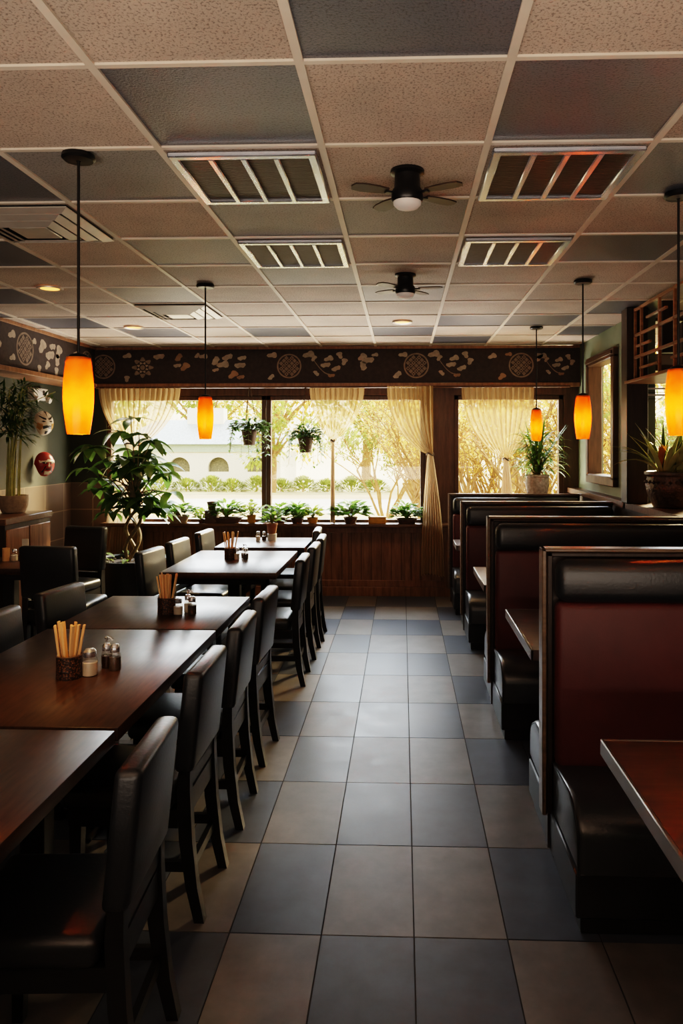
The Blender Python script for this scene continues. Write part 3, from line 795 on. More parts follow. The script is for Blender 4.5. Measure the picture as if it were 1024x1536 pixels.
# ------------------------------------------------------------------ dining tables
def dtable(x0, x1, y0, y1, lab, two=True, name='dining_table', group='dark wood dining tables in the left rows', px_=None):
    cx, cy = (x0 + x1) / 2, (y0 + y1) / 2
    t = thing(name, lab, 'table', (cx, cy, 0), 0, group)
    w, d = (x1 - x0) / 2, (y1 - y0) / 2
    b = MB(); b.rbox(-w, w, -d, d, .705, .75, .004, 2); b.build('tabletop', [M['tabletop']], t)
    b = MB()
    for (a0, a1, c0, c1) in ((-w + .06, w - .06, -d + .06, -d + .08), (-w + .06, w - .06, d - .08, d - .06), (-w + .06, -w + .08, -d + .06, d - .06), (w - .08, w - .06, -d + .06, d - .06)):
        b.box(a0, a1, c0, c1, .655, .705)
    b.build('apron', [M['blackwood']], t)
    for yy in ((-d * .5, d * .5) if two else (0,)):
        xx = 0 if px_ is None else px_ - cx
        b = MB(); b.rbox(xx - .045, xx + .045, yy - .045, yy + .045, .03, .655, .008, 1); b.build('pedestal', [M['blackwood']], t)
        b = MB(); b.rbox(xx - .25, xx + .25, yy - .035, yy + .035, 0, .035, .01, 1); b.rbox(xx - .035, xx + .035, yy - min(.25, d * .45), yy + min(.25, d * .45), 0, .035, .01, 1)
        b.build('foot', [M['blackwood']], t)
    return t
dtable(-1.74, -.905, 1.02, 2.285, 'dark wood table nearest the viewer with bare top')
dtable(-1.74, -.905, 2.305, 3.54, 'long dark wood table holding the nearest chopstick cup')
dtable(-1.73, -.905, 3.555, 4.33, 'square dark wood table joined to the far end of the long table', False)
dtable(-1.72, -.89, 5.14, 6.22, 'dark wood table standing free in the middle of the left row', False)
dtable(-1.66, -.86, 6.42, 7.12, 'farthest dark wood table under the hanging baskets', False)
dtable(-3.62, -2.70, 5.25, 5.80, 'dark wood table against the tiled left wall', False, px_=-3.0)

# ------------------------------------------------------------------ chairs
def chair():
    t = thing('dining_chair', '', 'chair')
    def rake(p): return V((p.x - (p.z - .52) * .10, p.y, p.z))
    b = MB(); b.rbox(-.225, -.155, -.19, .19, .515, .865, .022, 3, 0, None, rake)
    b.build('backrest', [M['leather']], t)
    b = MB(); b.rbox(-.155, .24, -.20, .20, .385, .465, .028, 3); b.build('seat', [M['leather']], t)
    b = MB(); b.box(-.17, .215, -.18, .18, .325, .386); b.build('seat_frame', [M['blackwood']], t)
    for s in (-1, 1):
        b = MB(); b.sweep([(-.245, s * .165, 0), (-.218, s * .165, .12), (-.198, s * .165, .28), (-.190, s * .165, .45), (-.195, s * .165, .56)], .038, [.034, .04, .046, .046, .036]); b.build('leg', [M['blackwood']], t)
        b = MB(); b.sweep([(.195, s * .16, 0), (.19, s * .16, .33)], [.03, .042], [.03, .042]); b.build('leg', [M['blackwood']], t)
        b = MB(); b.box(-.20, .19, s * .163 - .01, s * .163 + .01, .17, .205); b.build('stretcher', [M['blackwood']], t)
    b = MB(); b.box(-.212, -.192, -.16, .16, .15, .185); b.build('stretcher', [M['blackwood']], t)
    b = MB(); b.box(-.205, -.185, -.16, .16, .36, .44); b.box(-.207, -.187, -.16, .16, .455, .50); b.build('back_rail', [M['blackwood']], t)
    return t
CH = chair(); used = [False]
def put(x, y, rz, lab, group, sc=1):
    if not used[0]:
        used[0] = True; CH.location = (x, y, 0); CH.rotation_euler = (0, 0, rz); CH['label'] = lab; CH['group'] = group; CH.scale = (sc, sc, sc)
    else: dup(CH, (x, y, 0), rz, lab, group, sc)
gA, gL, gW = 'black chairs along the aisle', 'black chairs on the wall side of the tables', 'black chairs at the wall table'
R = math.radians
put(-.895, 1.92, PI + R(3), 'black leather chair nearest the viewer, at the nearest aisle corner', gA)
put(-.945, 2.69, PI, 'second black aisle chair from the viewer, at the long table', gA)
put(-.945, 3.30, PI + R(1), 'third black aisle chair from the viewer, by the joint of two tables', gA)
put(-.955, 3.93, PI + R(-2), 'fourth black aisle chair from the viewer, at the square joined table', gA)
put(-.925, 5.17, PI + R(1), 'black aisle chair at the near corner of the free-standing table', gA)
put(-.92, 5.80, PI, 'black aisle chair at the far corner of the free-standing table', gA)
put(-.92, 6.32, PI + R(2), 'black aisle chair between the two farthest tables', gA)
put(-1.02, 6.88, PI + R(3), 'farthest black aisle chair, pushed in at the last table', gA)
put(-1.70, 3.36, R(-4), 'black leather chair cut by the left frame edge at the long table', gL)
put(-1.67, 3.95, R(-10), 'black leather chair tilted to the viewer at the square joined table', gL)
put(-1.69, 5.46, R(-8), 'nearest of the three leather chairs left of the free-standing table', gL)
put(-1.65, 6.03, R(-6), 'middle of the three leather chairs left of the far tables', gL)
put(-1.60, 6.68, R(-4), 'farthest leather chair on the wall side, nearest the window', gL)
put(-2.50, 5.36, PI / 2 - R(3), 'tall black chair with its back to the viewer at the wall table', gW, 1.08)
put(-2.85, 6.16, -PI / 2 - R(14), 'tall black chair facing the viewer beyond the wall table', gW, 1.08)

# ------------------------------------------------------------------ booths
def booth(xl, yp, zt, lab, sd=.47, rear=True, rsd=.46):
    xr = 1.795
    t = thing('booth_bench', lab, 'booth', (xl, yp, 0), 0, 'burgundy and black booths along the right wall')
    W = xr - xl
    b = MB(); b.box(.022, W - .0, -.03, .03, .06, zt - .022); b.build('divider', [M['dark_wood']], t)
    b = MB(); b.rbox(0, .018, -.036, .036, .19, zt, .004, 1); b.rbox(0, W, -.036, .036, zt - .014, zt, .004, 1); b.build('edge_trim', [M['trimgold']], t)
    b = MB(); b.rbox(.018, .04, -.046, .046, .2, zt - .014, .004, 1); b.rbox(.018, W, -.046, .046, zt - .032, zt - .014, .004, 1); b.build('inner_frame', [M['dark_wood']], t)
    for s in ((-1, 1) if rear else (-1,)):
        def Y(a): return s * a
        def bx(m, x0, x1, ya, yb, z0, z1, r, seg, fn=None):
            m.rbox(x0, x1, min(Y(ya), Y(yb)), max(Y(ya), Y(yb)), z0, z1, r, seg, 0, None, fn)
        d = sd if s < 0 else rsd
        b = MB(); bx(b, .042, W - .01, .03, .13, zt - .200, zt - .034, .045, 4); b.build('headrest', [M['leather']], t)
        b = MB(); bx(b, .042, W - .01, .03, .108, .40, zt - .198, .03, 3); b.build('backrest', [M['burgundy']], t)
        b = MB()
        def nose(p, d=d):
            q = p.copy(); f = max(0, (abs(p.y) - (d - .17)) / .17)
            if p.z > .3: q.z -= .055 * f * f
            return q
        m2 = MB()
        ya, yb = .05, d
        # seat cushion with rounded nose: profile extruded along x
        prof = [(ya, .215), (ya, .415)]
        for k in range(9):
            a = k / 8 * PI / 2; prof.append((yb - .17 + .17 * math.sin(a), .315 + .115 * math.cos(a)))
        prof += [(yb, .215)]
        pts = [(.035, Y(p[0]), p[1]) for p in prof]
        if s > 0: pts = pts[::-1]
        cy_, cz_ = sum(p[1] for p in pts) / len(pts), sum(p[2] for p in pts) / len(pts); N = len(pts)
        sl = [(.035, .026), (.038, .014), (.046, .005), (.060, 0), (W - .012, 0)]
        vs = []
        for xx, ins in sl:
            for p in pts:
                k = V((0, cy_ - p[1], cz_ - p[2])); k = k.normalized() * ins; vs.append((xx, p[1] + k.y, p[2] + k.z))
        fs = [tuple(range(N - 1, -1, -1)), tuple((len(sl) - 1) * N + k for k in range(N))]
        for q in range(len(sl) - 1):
            for k in range(N):
                k2 = (k + 1) % N; fs.append((q * N + k, q * N + k2, (q + 1) * N + k2, (q + 1) * N + k))
        m2.add(vs, fs); m2.build('seat', [M['seat_leather']], t, sharp=50)
        pp = [(.0385, Y(p[0] - (.011 if p[0] > .1 else 0)), p[1] - .010) for p in prof[1:]]
        pm = MB(); pm.tube(pp, .0045, 6); pm.build('piping', [M['leather']], t)
        b = MB(); bx(b, .03, W - .005, .0, d - .012, .06, .213, .006, 1); bx(b, .05, W - .005, .0, d - .03, 0, .062, .004, 1); b.build('base', [M['boothbase']], t)
    return t
M['boothbase'] = mat('booth_base_laminate', (.020, .020, .022), .42, var=.3, vscale=8)
booth(.552, 2.95, 1.243, 'nearest booth bench, burgundy back with black headrest and seat', .48)
booth(.523, 4.56, 1.212, 'second booth bench from the viewer, burgundy and black', .46)
booth(.503, 6.36, 1.168, 'third booth bench from the viewer, before the sage wall window', .45, True, .38)
booth(.470, 7.52, 1.158, 'farthest booth bench, under the gathered curtain at the window', .40, False)
def btable(x0, y0, y1, lab):
    t = thing('booth_table', lab, 'table', (1.2, (y0 + y1) / 2, 0), 0, 'booth tables with metal edges')
    d = (y1 - y0) / 2
    b = MB(); b.box(x0 - 1.2 + .012, .59, -d + .012, d - .012, .708, .75); b.build('tabletop', [M['boothtop']], t)
    b = MB(); b.rbox(x0 - 1.2, x0 - 1.2 + .012, -d, d, .703, .752, .003, 1); b.rbox(x0 - 1.2, .59, -d, -d + .012, .703, .752, .003, 1); b.rbox(x0 - 1.2, .59, d - .012, d, .703, .752, .003, 1)
    b.build('edge_band', [M['edgeband']], t)
    b = MB(); b.tube([(0, 0, .02), (0, 0, .70)], .04, 16); b.rbox(-.2, .2, -.08, .08, .69, .708, .004, 1); b.build('pedestal', [M['blackmetal']], t)
    b = MB(); b.lathe([(.001, .03), (.06, .03), (.15, .016), (.16, 0)], n=28); b.build('foot', [M['blackmetal']], t)
btable(.605, 1.25, 2.27, 'booth table nearest the viewer, reflecting the pendant')
btable(.565, 3.24, 4.05, 'booth table between the first and second benches')
btable(.525, 4.74, 5.45, 'booth table between the second and third benches')
btable(.485, 6.60, 7.02, 'farthest booth table, before the last bench')

# ------------------------------------------------------------------ table-top items
def cup(x, y, z, lab, where, n=9, seed=0, sc=1):
    rg = random.Random(seed)
    t = thing('chopstick_cup', lab, 'cup', (x, y, z), 0, 'woven brown chopstick cups')
    b = MB(); b.capb = True
    b.lathe([(.047, 0), (.048, .004), (.047, .04), (.048, .086), (.044, .086), (.043, .01)], n=28); b.disc((0, 0, .008), .044)
    b.build('body', [M['weave']], t)
    b = MB(); b.tube([(.046 * math.cos(2 * PI * k / 24), .046 * math.sin(2 * PI * k / 24), .087) for k in range(25)], .003, 6); b.build('rim', [M['brownpot']], t)
    for k in range(n):
        fx = (k - (n - 1) / 2) / ((n - 1) / 2)
        bx_, by = fx * .020 + rg.uniform(-.004, .004), ((k % 3) - 1) * .014
        tx, ty = fx * .052 + rg.uniform(-.008, .008), ((k % 3) - 1) * .021 + rg.uniform(-.004, .004)
        L = .205 + rg.uniform(-.012, .008)
        p0 = V((bx_, by, .010)); d = (V((tx, ty, .2)) - p0).normalized()
        s = MB(); q = d.to_track_quat('Z', 'Y').to_matrix().to_4x4()
        s.rbox(-.0068, .0068, -.0042, .0042, 0, L, .001, 1, 0, q)
        o = s.build('chopstick', [M['stick']], None, (x + p0.x, y + p0.y, z + p0.z))
        tag(o, 'pale wooden chopstick standing in the woven cup on ' + where, 'chopstick', 'chopsticks on ' + where)
cup(-1.29, 2.80, .75, 'woven brown chopstick cup on the long table nearest the viewer', 'the long table', 9, 1)
cup(-1.258, 3.88, .75, 'woven brown chopstick cup on the square joined table', 'the square joined table', 10, 2)
cup(-1.358, 5.76, .75, 'woven brown chopstick cup on the free-standing table', 'the free-standing table', 8, 3)
def shaker(x, y, z, lab, fill='salt', r=.026, h=.085, hook=False, group='table shakers'):
    t = thing('shaker', lab, 'shaker', (x, y, z), 0, group)
    b = MB(); b.capb = True
    b.lathe([(r * .96, 0), (r, .004), (r, h * .52), (r * .94, h * .6), (r * .72, h * .72)], n=20); b.build('jar', [M['jarglass']], t)
    b = MB(); b.capb = True
    b.lathe([(r * .90, .003), (r * .92, h * .50), (r * .3, h * .52), (.0005, h * .52)], n=20); b.build('contents', [M[fill]], t)
    b = MB(); b.lathe([(r * .76, h * .70), (r * .80, h * .72), (r * .78, h * .90), (r * .55, h * .98), (.001, h)], n=20); b.build('lid', [M['chrome']], t)
    if hook:
        b = MB(); b.tube([(0, 0, h * .97), (0, 0, h * 1.1), (.006, 0, h * 1.2), (.016, 0, h * 1.2), (.024, 0, h * 1.1)], .004, 8)
        b.lathe([(.001, h * 1.14), (.007, h * 1.16), (.009, h * 1.22), (.001, h * 1.28)], n=12); b.build('spout', [M['chrome']], t)
g1 = 'shakers and bottles beside the chopstick cups'
shaker(-1.222, 2.83, .75, 'white salt shaker right beside the nearest chopstick cup', 'salt', .031, .105, False, g1)
shaker(-1.196, 2.93, .75, 'glass bottle with curved chrome spout on the long table', 'tea', .022, .100, True, g1)
shaker(-1.150, 2.90, .75, 'pepper shaker rightmost in the nearest condiment set', 'pepper', .024, .105, False, g1)
shaker(-1.190, 3.86, .75, 'white salt shaker beside the cup on the square joined table', 'salt', .026, .088, False, g1)
shaker(-1.152, 3.91, .75, 'glass bottle with chrome spout on the square joined table', 'salt', .022, .098, True, g1)
shaker(-1.118, 3.87, .75, 'pepper shaker rightmost on the square joined table', 'pepper', .024, .096, False, g1)
shaker(-1.300, 5.73, .75, 'salt shaker beside the cup on the free-standing table', 'salt', .022, .095, False, g1)
shaker(-1.262, 5.80, .75, 'glass bottle with chrome spout on the free-standing table', 'tea', .02, .09, True, g1)
shaker(-1.232, 5.74, .75, 'pepper shaker rightmost on the free-standing table', 'pepper', .023, .092, False, g1)
shaker(-1.355, 6.86, .75, 'pale shaker left of the small potted sprig on the farthest table', 'salt', .022, .09, False, g1)
shaker(-1.305, 6.90, .75, 'glass shaker touching distance from the small potted sprig', 'tea', .022, .085, False, g1)
shaker(-3.015, 5.60, .75, 'white shaker on the wall table beside the amber cup', 'salt', .026, .095, False, g1)
shaker(-2.955, 5.60, .75, 'dark pepper shaker on the wall table by the tall chair', 'pepper', .026, .095, False, g1)
b = MB(); b.capb = True; b.lathe([(.026, 0), (.028, .1), (.025, .1), (.023, .008)], n=20); b.disc((0, 0, .008), .024)
tag(b.build('amber_cup', [M['stick']], None, (-3.08, 5.60, .75)), 'pale amber cup at the left frame edge on the wall table', 'cup')
t = thing('card_holder', 'clear upright card holder behind the shakers on the wall table', 'card holder', (-2.98, 5.70, .75))
b = MB(); b.rbox(-.03, .03, -.02, .02, 0, .012, .003, 1); b.build('base', [M['white_plastic']], t)
b = MB(); b.rbox(-.026, .026, -.003, .003, .012, .16, .001, 1); b.build('card', [M['white_plastic']], t)

# ------------------------------------------------------------------ plants
def pot_bm(prof, n=28, sx=1):
    b = MB(); b.capb = True; b.lathe(prof, n=n, sx=sx); return b
def bush(b, c, r, h, n, L, W, rg, droop=.5, mi=0, stems=None, trail=0):
    for _ in range(n):
        a = rg.uniform(0, 2 * PI); e = rg.uniform(.05, 1) ** .7
        p = V((c[0] + r * e * math.cos(a), c[1] + min(r, .095) * e * math.sin(a) if r > .12 else c[1] + r * e * math.sin(a), c[2] + h * rg.uniform(.2, 1) * (1.1 - .55 * e)))
        d = V((math.cos(a), math.sin(a) * .6, rg.uniform(.0, 1.0)))
        b.leaf(p, d, L * rg.uniform(.7, 1.2), W * rg.uniform(.8, 1.2), droop, 3, mi, .15, rg.uniform(-.5, .5))
        if stems is not None and rg.random() < .3: stems.tube([c, ((c[0] + p.x) / 2, (c[1] + p.y) / 2, c[2] + h * .5), p], [.0035, .003, .0015], 4, 0, False)
    for k in range(trail):
        a = rg.uniform(0, 2 * PI); pts = []
        q = V((c[0] + r * .6 * math.cos(a), c[1] + r * .5 * math.sin(a), c[2] + h * .2)); L2 = rg.uniform(.12, .34)
        for i in range(8):
            s = i / 7; pts.append(q + V((math.cos(a) * .08 * math.sin(s * 1.6), math.sin(a) * .06 * math.sin(s * 1.6), .03 * math.sin(s * 3) - L2 * s * s)))
        if stems is not None: stems.tube(pts, .0022, 4, 0, False)
        for i, pt in enumerate(pts):
            for s in (-1, 1): b.leaf(pt, (s * rg.uniform(.3, 1), rg.gauss(0, .6), rg.uniform(-.6, .2)), L * .75, W * .9, .5, 2, mi)
def sillplant(x, w, h, lab, pot='brownpot', leaf='leaf', ph=.07, pr=.06, seed=0, n=120, L=.075, W=.04, bowl=1.0, yy=YB - .085, name='potted_plant'):
    rg = random.Random(seed)
    t = thing(name, lab, 'potted plant', (x, yy, ZS), 0, 'potted plants along the window sill')
    b = pot_bm([(pr * .7, 0), (pr * .78, .004), (pr, ph), (pr * 1.04, ph), (pr * 1.04, ph + .008), (pr * .92, ph + .008), (pr * .9, ph - .01)], sx=bowl)
    b.build('pot', [M[pot]], t)
    s = MB(); s.lathe([(pr * .92, ph - .008), (.001, ph - .002)], n=24, sx=bowl); s.build('soil', [M['soil']], t)
    f = MB(); st = MB(); bush(f, (0, 0, ph - .005), w, h, n, L, W, rg, .5, 0, st)
    f.build('foliage', [M[leaf]], t); st.build('stems', [M['stem']], t)
    return t
S = lambda p: (p - 604) * .0073
sillplant(S(267), .20, .15, 'leafy plant in a low bowl on the sill behind the floor plant', 'stonepot', 'leaf', .075, .10, 1, 150, .08, .045, 1.2)
sillplant(S(340), .19, .20, 'bushy plant in a wide dark bowl on the left sill', 'brownpot', 'leaf', .055, .085, 2, 170, .08, .045, 2.1)
sillplant(S(303), .07, .13, 'small lime sprig beside the stacked pots on the sill', 'brownpot', 'leaf_lime', .03, .045, 12, 50, .07, .04)
sillplant(S(378), .12, .17, 'small yellow green plant in a yellow pot by the window post', 'yellowpot', 'leaf_lime', .08, .05, 3, 80, .07, .04)
sillplant(S(420), .16, .16, 'leafy plant on the sill right of the window post', 'brownpot', 'leaf', .05, .07, 4, 120, .08, .045)
sillplant(S(447), .14, .17, 'second leafy plant on the sill right of the window post', 'brownpot', 'leaf', .05, .07, 5, 120, .08, .045)
sillplant(S(470), .10, .14, 'yellow leaved plant left of the rope-like curtain', 'yellowpot', 'leaf_lime', .055, .06, 6, 90, .07, .045)
sillplant(S(527), .19, .19, 'full green plant right of the rope-like curtain on the sill', 'brownpot', 'leaf', .06, .075, 7, 190, .09, .05)
sillplant(S(611), .16, .17, 'broad green plant on the sill beside the tied back curtain', 'brownpot', 'leaf', .05, .08, 8, 170, .085, .045, 1.4)
# stacked pots and tray
t = thing('stacking_pot', 'larger brown square pot on the sill carrying a smaller pot', 'pot', (S(318), YB - .085, ZS))
b = MB(); b.rbox(-.066, .066, -.06, .06, 0, .135, .008, 2); b.build('body', [M['brownpot']], t)
b = MB(); b.rbox(-.07, .07, -.064, .064, .12, .138, .005, 1); b.build('rim', [M['brownpot']], t)
t = thing('clay_pot', 'small brown empty pot standing on the square pot', 'pot', (S(318), YB - .085, ZS + .138))
b = pot_bm([(.038, 0), (.05, .075), (.054, .075), (.054, .095), (.044, .095), (.04, .02)]); b.disc((0, 0, .02), .04); b.build('body', [M['brownpot']], t)
t = thing('planter_tray', 'small golden yellow tray on the sill between two green plants', 'tray', (S(567), YB - .085, ZS))
b = MB(); b.rbox(-.095, .095, -.045, .045, 0, .07, .008, 2); b.build('body', [M['yellowpot']], t)
b = MB(); b.rbox(-.1, .1, -.05, .05, .062, .075, .004, 1); b.build('rim', [M['yellowpot']], t)
t = thing('sill_box', 'small brown wooden box standing against the sill by the window post', 'box', (S(424), YB - .2, 0))
b = MB(); b.rbox(-.07, .07, -.03, .02, .60, .815, .006, 1); b.build('body', [M['panel_wood']], t)
bpy.data.objects.remove(t.children[0]); bpy.data.objects.remove(t)
# table sprig
rg = random.Random(40)
t = thing('potted_sprig', 'small green sprig in a terracotta cup on the farthest table', 'potted plant', (-1.235, 6.93, .75))
b = pot_bm([(.042, 0), (.044, .06), (.046, .06), (.04, .062)]); b.build('saucer_glass', [M['white_plastic']], t)
b = pot_bm([(.036, .06), (.05, .145), (.054, .145), (.054, .16), (.046, .16), (.044, .15)]); b.lathe([(.046, .15), (.001, .152)], n=24, mi=1); b.build('pot', [M['terracotta'], M['soil']], t)
f = MB(); st = MB(); bush(f, (0, 0, .15), .075, .17, 60, .07, .035, rg, .5, 0, st); f.build('foliage', [M['leaf']], t); st.build('stems', [M['stem']], t)

# hanging baskets
def hanging(x, y, zp, w, lab, seed):
    rg = random.Random(seed)
    t = thing('hanging_plant', lab, 'hanging plant', (x, y, zp), 0, 'hanging plants at the window')
    b = pot_bm([(.055, 0), (.06, .004), (.083, .15), (.09, .15), (.09, .172), (.08, .172), (.078, .155)]); b.lathe([(.08, .155), (.001, .16)], n=24, mi=1)
    b.build('pot', [M['brownpot'], M['soil']], t)
    top = 2.283 - zp
    c = MB()
    for k in range(3):
        a = 2 * PI * k / 3 + .3; c.tube([(.088 * math.cos(a), .088 * math.sin(a), .165), (.02 * math.cos(a), .02 * math.sin(a), top - .06), (.004 * math.cos(a), .004 * math.sin(a), top)], .0035, 5)
    c.tube([(0, 0, top - .03), (0, 0, top + .012)], .004, 6)
    c.build('cords', [M['rope']], t)
    f = MB(); st = MB(); bush(f, (0, 0, .155), w, .15, 170, .07, .036, rg, .9, 0, st, 16)
    f.build('foliage', [M['leaf_dark']], t); st.build('stems', [M['stem']], t)
hanging(-1.665, 7.94, 1.65, .22, 'hanging plant with trailing leaves left of the window post', 31)
hanging(-1.05, 7.94, 1.57, .17, 'hanging plant with trailing leaves right of the window post', 32)

# big floor plant
rg = random.Random(51)
t = thing('floor_plant', 'tall leafy plant with braided trunk in a big black tub', 'potted plant', (-2.62, 7.0, 0))
b = pot_bm([(.22, 0), (.25, .01), (.31, .30), (.325, .53), (.335, .535), (.335, .56), (.315, .565), (.30, .55), (.295, .50)], 40); b.build('tub', [M['blackpot']], t)
b = MB(); b.lathe([(.30, .515), (.15, .53), (.001, .535)], n=30)
for k in range(70):
    a, r = rg.uniform(0, 6.3), .27 * math.sqrt(rg.random()); q = .012 * rg.uniform(.6, 1.5)
    b.lathe([(.001, q * .7), (q, 0), (.001, -q * .7)], (r * math.cos(a), r * math.sin(a), .532), 6, 1)
b.build('soil', [M['soil'], M['trunk']], t)
tr = MB()
for k in range(3):
    pts = []
    for i in range(26):
        s = i / 25; a = s * 7 + k * 2.09; r = .045 * (1 - .3 * s) + .03 * math.sin(s * PI)
        pts.append((r * math.cos(a) + .05 * s, r * math.sin(a), .5 + s * .72))
    tr.tube(pts, [.019 - .006 * i / 25 for i in range(26)], 8)
br = []
targets = []
for k in range(36):
    a = rg.uniform(0, 2 * PI); e = rg.uniform(.2, 1)
    targets.append(V((.05 + .40 * e * math.cos(a) - .04, .22 * e * math.sin(a), rg.uniform(1.05, 1.80) - .12 * e)))
targets += [V((-.38, -.05, 1.62)), V((-.45, .05, 1.42)), V((-.33, 0, 1.22)), V((.38, -.1, 1.38)), V((.42, -.12, 1.2)), V((.30, -.12, 1.05)), V((0, 0, 1.9)), V((.1, -.05, 1.75)), V((-.12, 0, 1.78))]
lf = MB()
for p in targets:
    o = V((.05 + rg.uniform(-.03, .03), rg.uniform(-.03, .03), rg.uniform(1.0, 1.25)))
    mid = (o + p) / 2 + V((0, 0, .09)); tr.tube([o, mid, p], [.009, .006, .004], 6, 0, False)
    nl = rg.randint(4, 6); a0 = rg.uniform(0, 6)
    for q in range(nl):
        a = a0 + 2 * PI * q / nl
        lf.leaf(p, (math.cos(a), math.sin(a) * .8, rg.uniform(-.1, .5)), rg.uniform(.19, .27), rg.uniform(.078, .108), rg.uniform(.8, 1.7), 6, 0 if p.x < .22 else 1, .2, rg.uniform(-.4, .4), .85)
for q in range(9):
    a = q * .7; lf.leaf((.2 * math.cos(a), .2 * math.sin(a), .56), (math.cos(a), math.sin(a), .7), .22, .06, 1, 5, 1)
tr.build('trunk', [M['trunk']], t); lf.build('foliage', [M['leaf_dark'], M['leaf']], t)

# bamboo on the cabinet
t = thing('divider_cabinet', 'low wood cabinet against the left wall with bamboo on top', 'cabinet', (-3.445, 6.2, 0))
b = MB(); b.rbox(-.25, .25, -.40, .40, 1.0, 1.055, .006, 1); b.build('top', [M['sill_wood']], t)
b = MB(); b.box(-.25, .235, -.38, .38, 0, 1.0); b.build('carcass', [M['dark_wood']], t)
for yy in (-.19, .19):
    b = MB(); b.rbox(.233, .246, yy - .18, yy + .18, .08, .96, .006, 1); b.build('panel', [M['panel_wood']], t)
rg = random.Random(61)
t = thing('potted_bamboo', 'tall bamboo in a rough stone pot on the cabinet', 'potted plant', (-3.43, 6.36, 1.055))
b = pot_bm([(.085, 0), (.095, .005), (.118, .06), (.125, .14), (.122, .155), (.108, .155), (.105, .13)]); b.lathe([(.108, .135), (.001, .14)], n=24, mi=1); b.build('pot', [M['stonepot'], M['soil']], t)
c = MB(); lf = MB()
for k in range(11):
    a = rg.uniform(0, 6.3); r = rg.uniform(.01, .075); x0, y0 = r * math.cos(a), r * math.sin(a); h = rg.uniform(.75, 1.0)
    lean = V((rg.uniform(-.01, .09), rg.uniform(-.06, .06), 0))
    pts = [V((x0, y0, .13)) + lean * s * s + V((0, 0, h * s)) for s in [i / 6 for i in range(7)]]
    c.tube(pts, [.0075 - .0006 * i for i in range(7)], 7)
    for i in range(1, 7): c.tube([pts[i] - V((0, 0, .004)), pts[i] + V((0, 0, .004))], .0085 - .0006 * i, 7)
    for i in range(4, 7):
        for q in range(5):
            a = rg.uniform(0, 6.3); d = V((math.cos(a) if math.cos(a) > 0 else .4 * math.cos(a), math.sin(a), rg.uniform(.1, .9)))
            e = pts[i] + d.normalized() * .08; c.tube([pts[i], e], [.002, .0012], 4, 0, False)
            for w in range(3): lf.leaf(e, d + V((abs(rg.gauss(0, .5)), rg.gauss(0, .5), rg.gauss(0, .3))), rg.uniform(.08, .13), .018, .9, 4, 0)
br_ = [(0, 0, .95), (.15, .1, 1.0), (.3, .16, 1.08)]; c.tube(br_, .004, 5)
for q in range(12): lf.leaf((.1 + .02 * q, .06 + .01 * q, .98 + .008 * q), (rg.gauss(0, 1), rg.gauss(0, 1), .3), .12, .02, 1, 4, 0)
c.build('canes', [M['cane']], t); lf.build('foliage', [M['leaf_dark']], t)

# corner plant on a stand
rg = random.Random(71)
t = thing('plant_stand', 'tall wooden stand behind the farthest booth under the wicker pot', 'stand', (1.40, 7.83, 0))
b = MB(); b.rbox(-.15, .15, -.12, .12, 1.08, 1.11, .006, 1); b.build('top', [M['dark_wood']], t)
for sx in (-1, 1):
    for sy in (-1, 1):
        b = MB(); b.box(sx * .12 - .015, sx * .12 + .015, sy * .09 - .015, sy * .09 + .015, 0, 1.08); b.build('leg', [M['dark_wood']], t)
t = thing('corner_plant', 'bushy arching plant in a pale wicker pot in the window corner', 'potted plant', (1.43, 7.83, 1.11))
b = pot_bm([(.085, 0), (.10, .01), (.125, .12), (.118, .20), (.128, .215), (.124, .23), (.105, .23), (.10, .20)]); b.lathe([(.105, .20), (.001, .21)], n=24, mi=1); b.build('pot', [M['whitepot'], M['soil']], t)
lf = MB(); st = MB()
for k in range(260):
    a = rg.uniform(0, 6.3); e = rg.uniform(0, 1); zz = rg.uniform(.25, .66)
    p = V((.20 * e * math.cos(a), .10 * e * math.sin(a), zz)); st.tube([(0, 0, .2), (p.x * .5, p.y * .5, zz * .8), p], [.003, .002, .001], 4, 0, False)
    lf.leaf(p, (math.cos(a), math.sin(a) * .5, rg.uniform(.1, 1.1)), rg.uniform(.14, .22), .034, rg.uniform(.9, 1.8), 5, 0 if rg.random() < .7 else 1)
for k in range(7):
    a = rg.uniform(0, 6.3); lf.leaf((.03 * math.cos(a), .03 * math.sin(a), .3), (.45 * math.cos(a) + .12, .15 * math.sin(a), 1), .55, .05, .25, 6, 0)
lf.build('foliage', [M['leaf'], M['leaf_lime']], t); st.build('stems', [M['stem']], t)

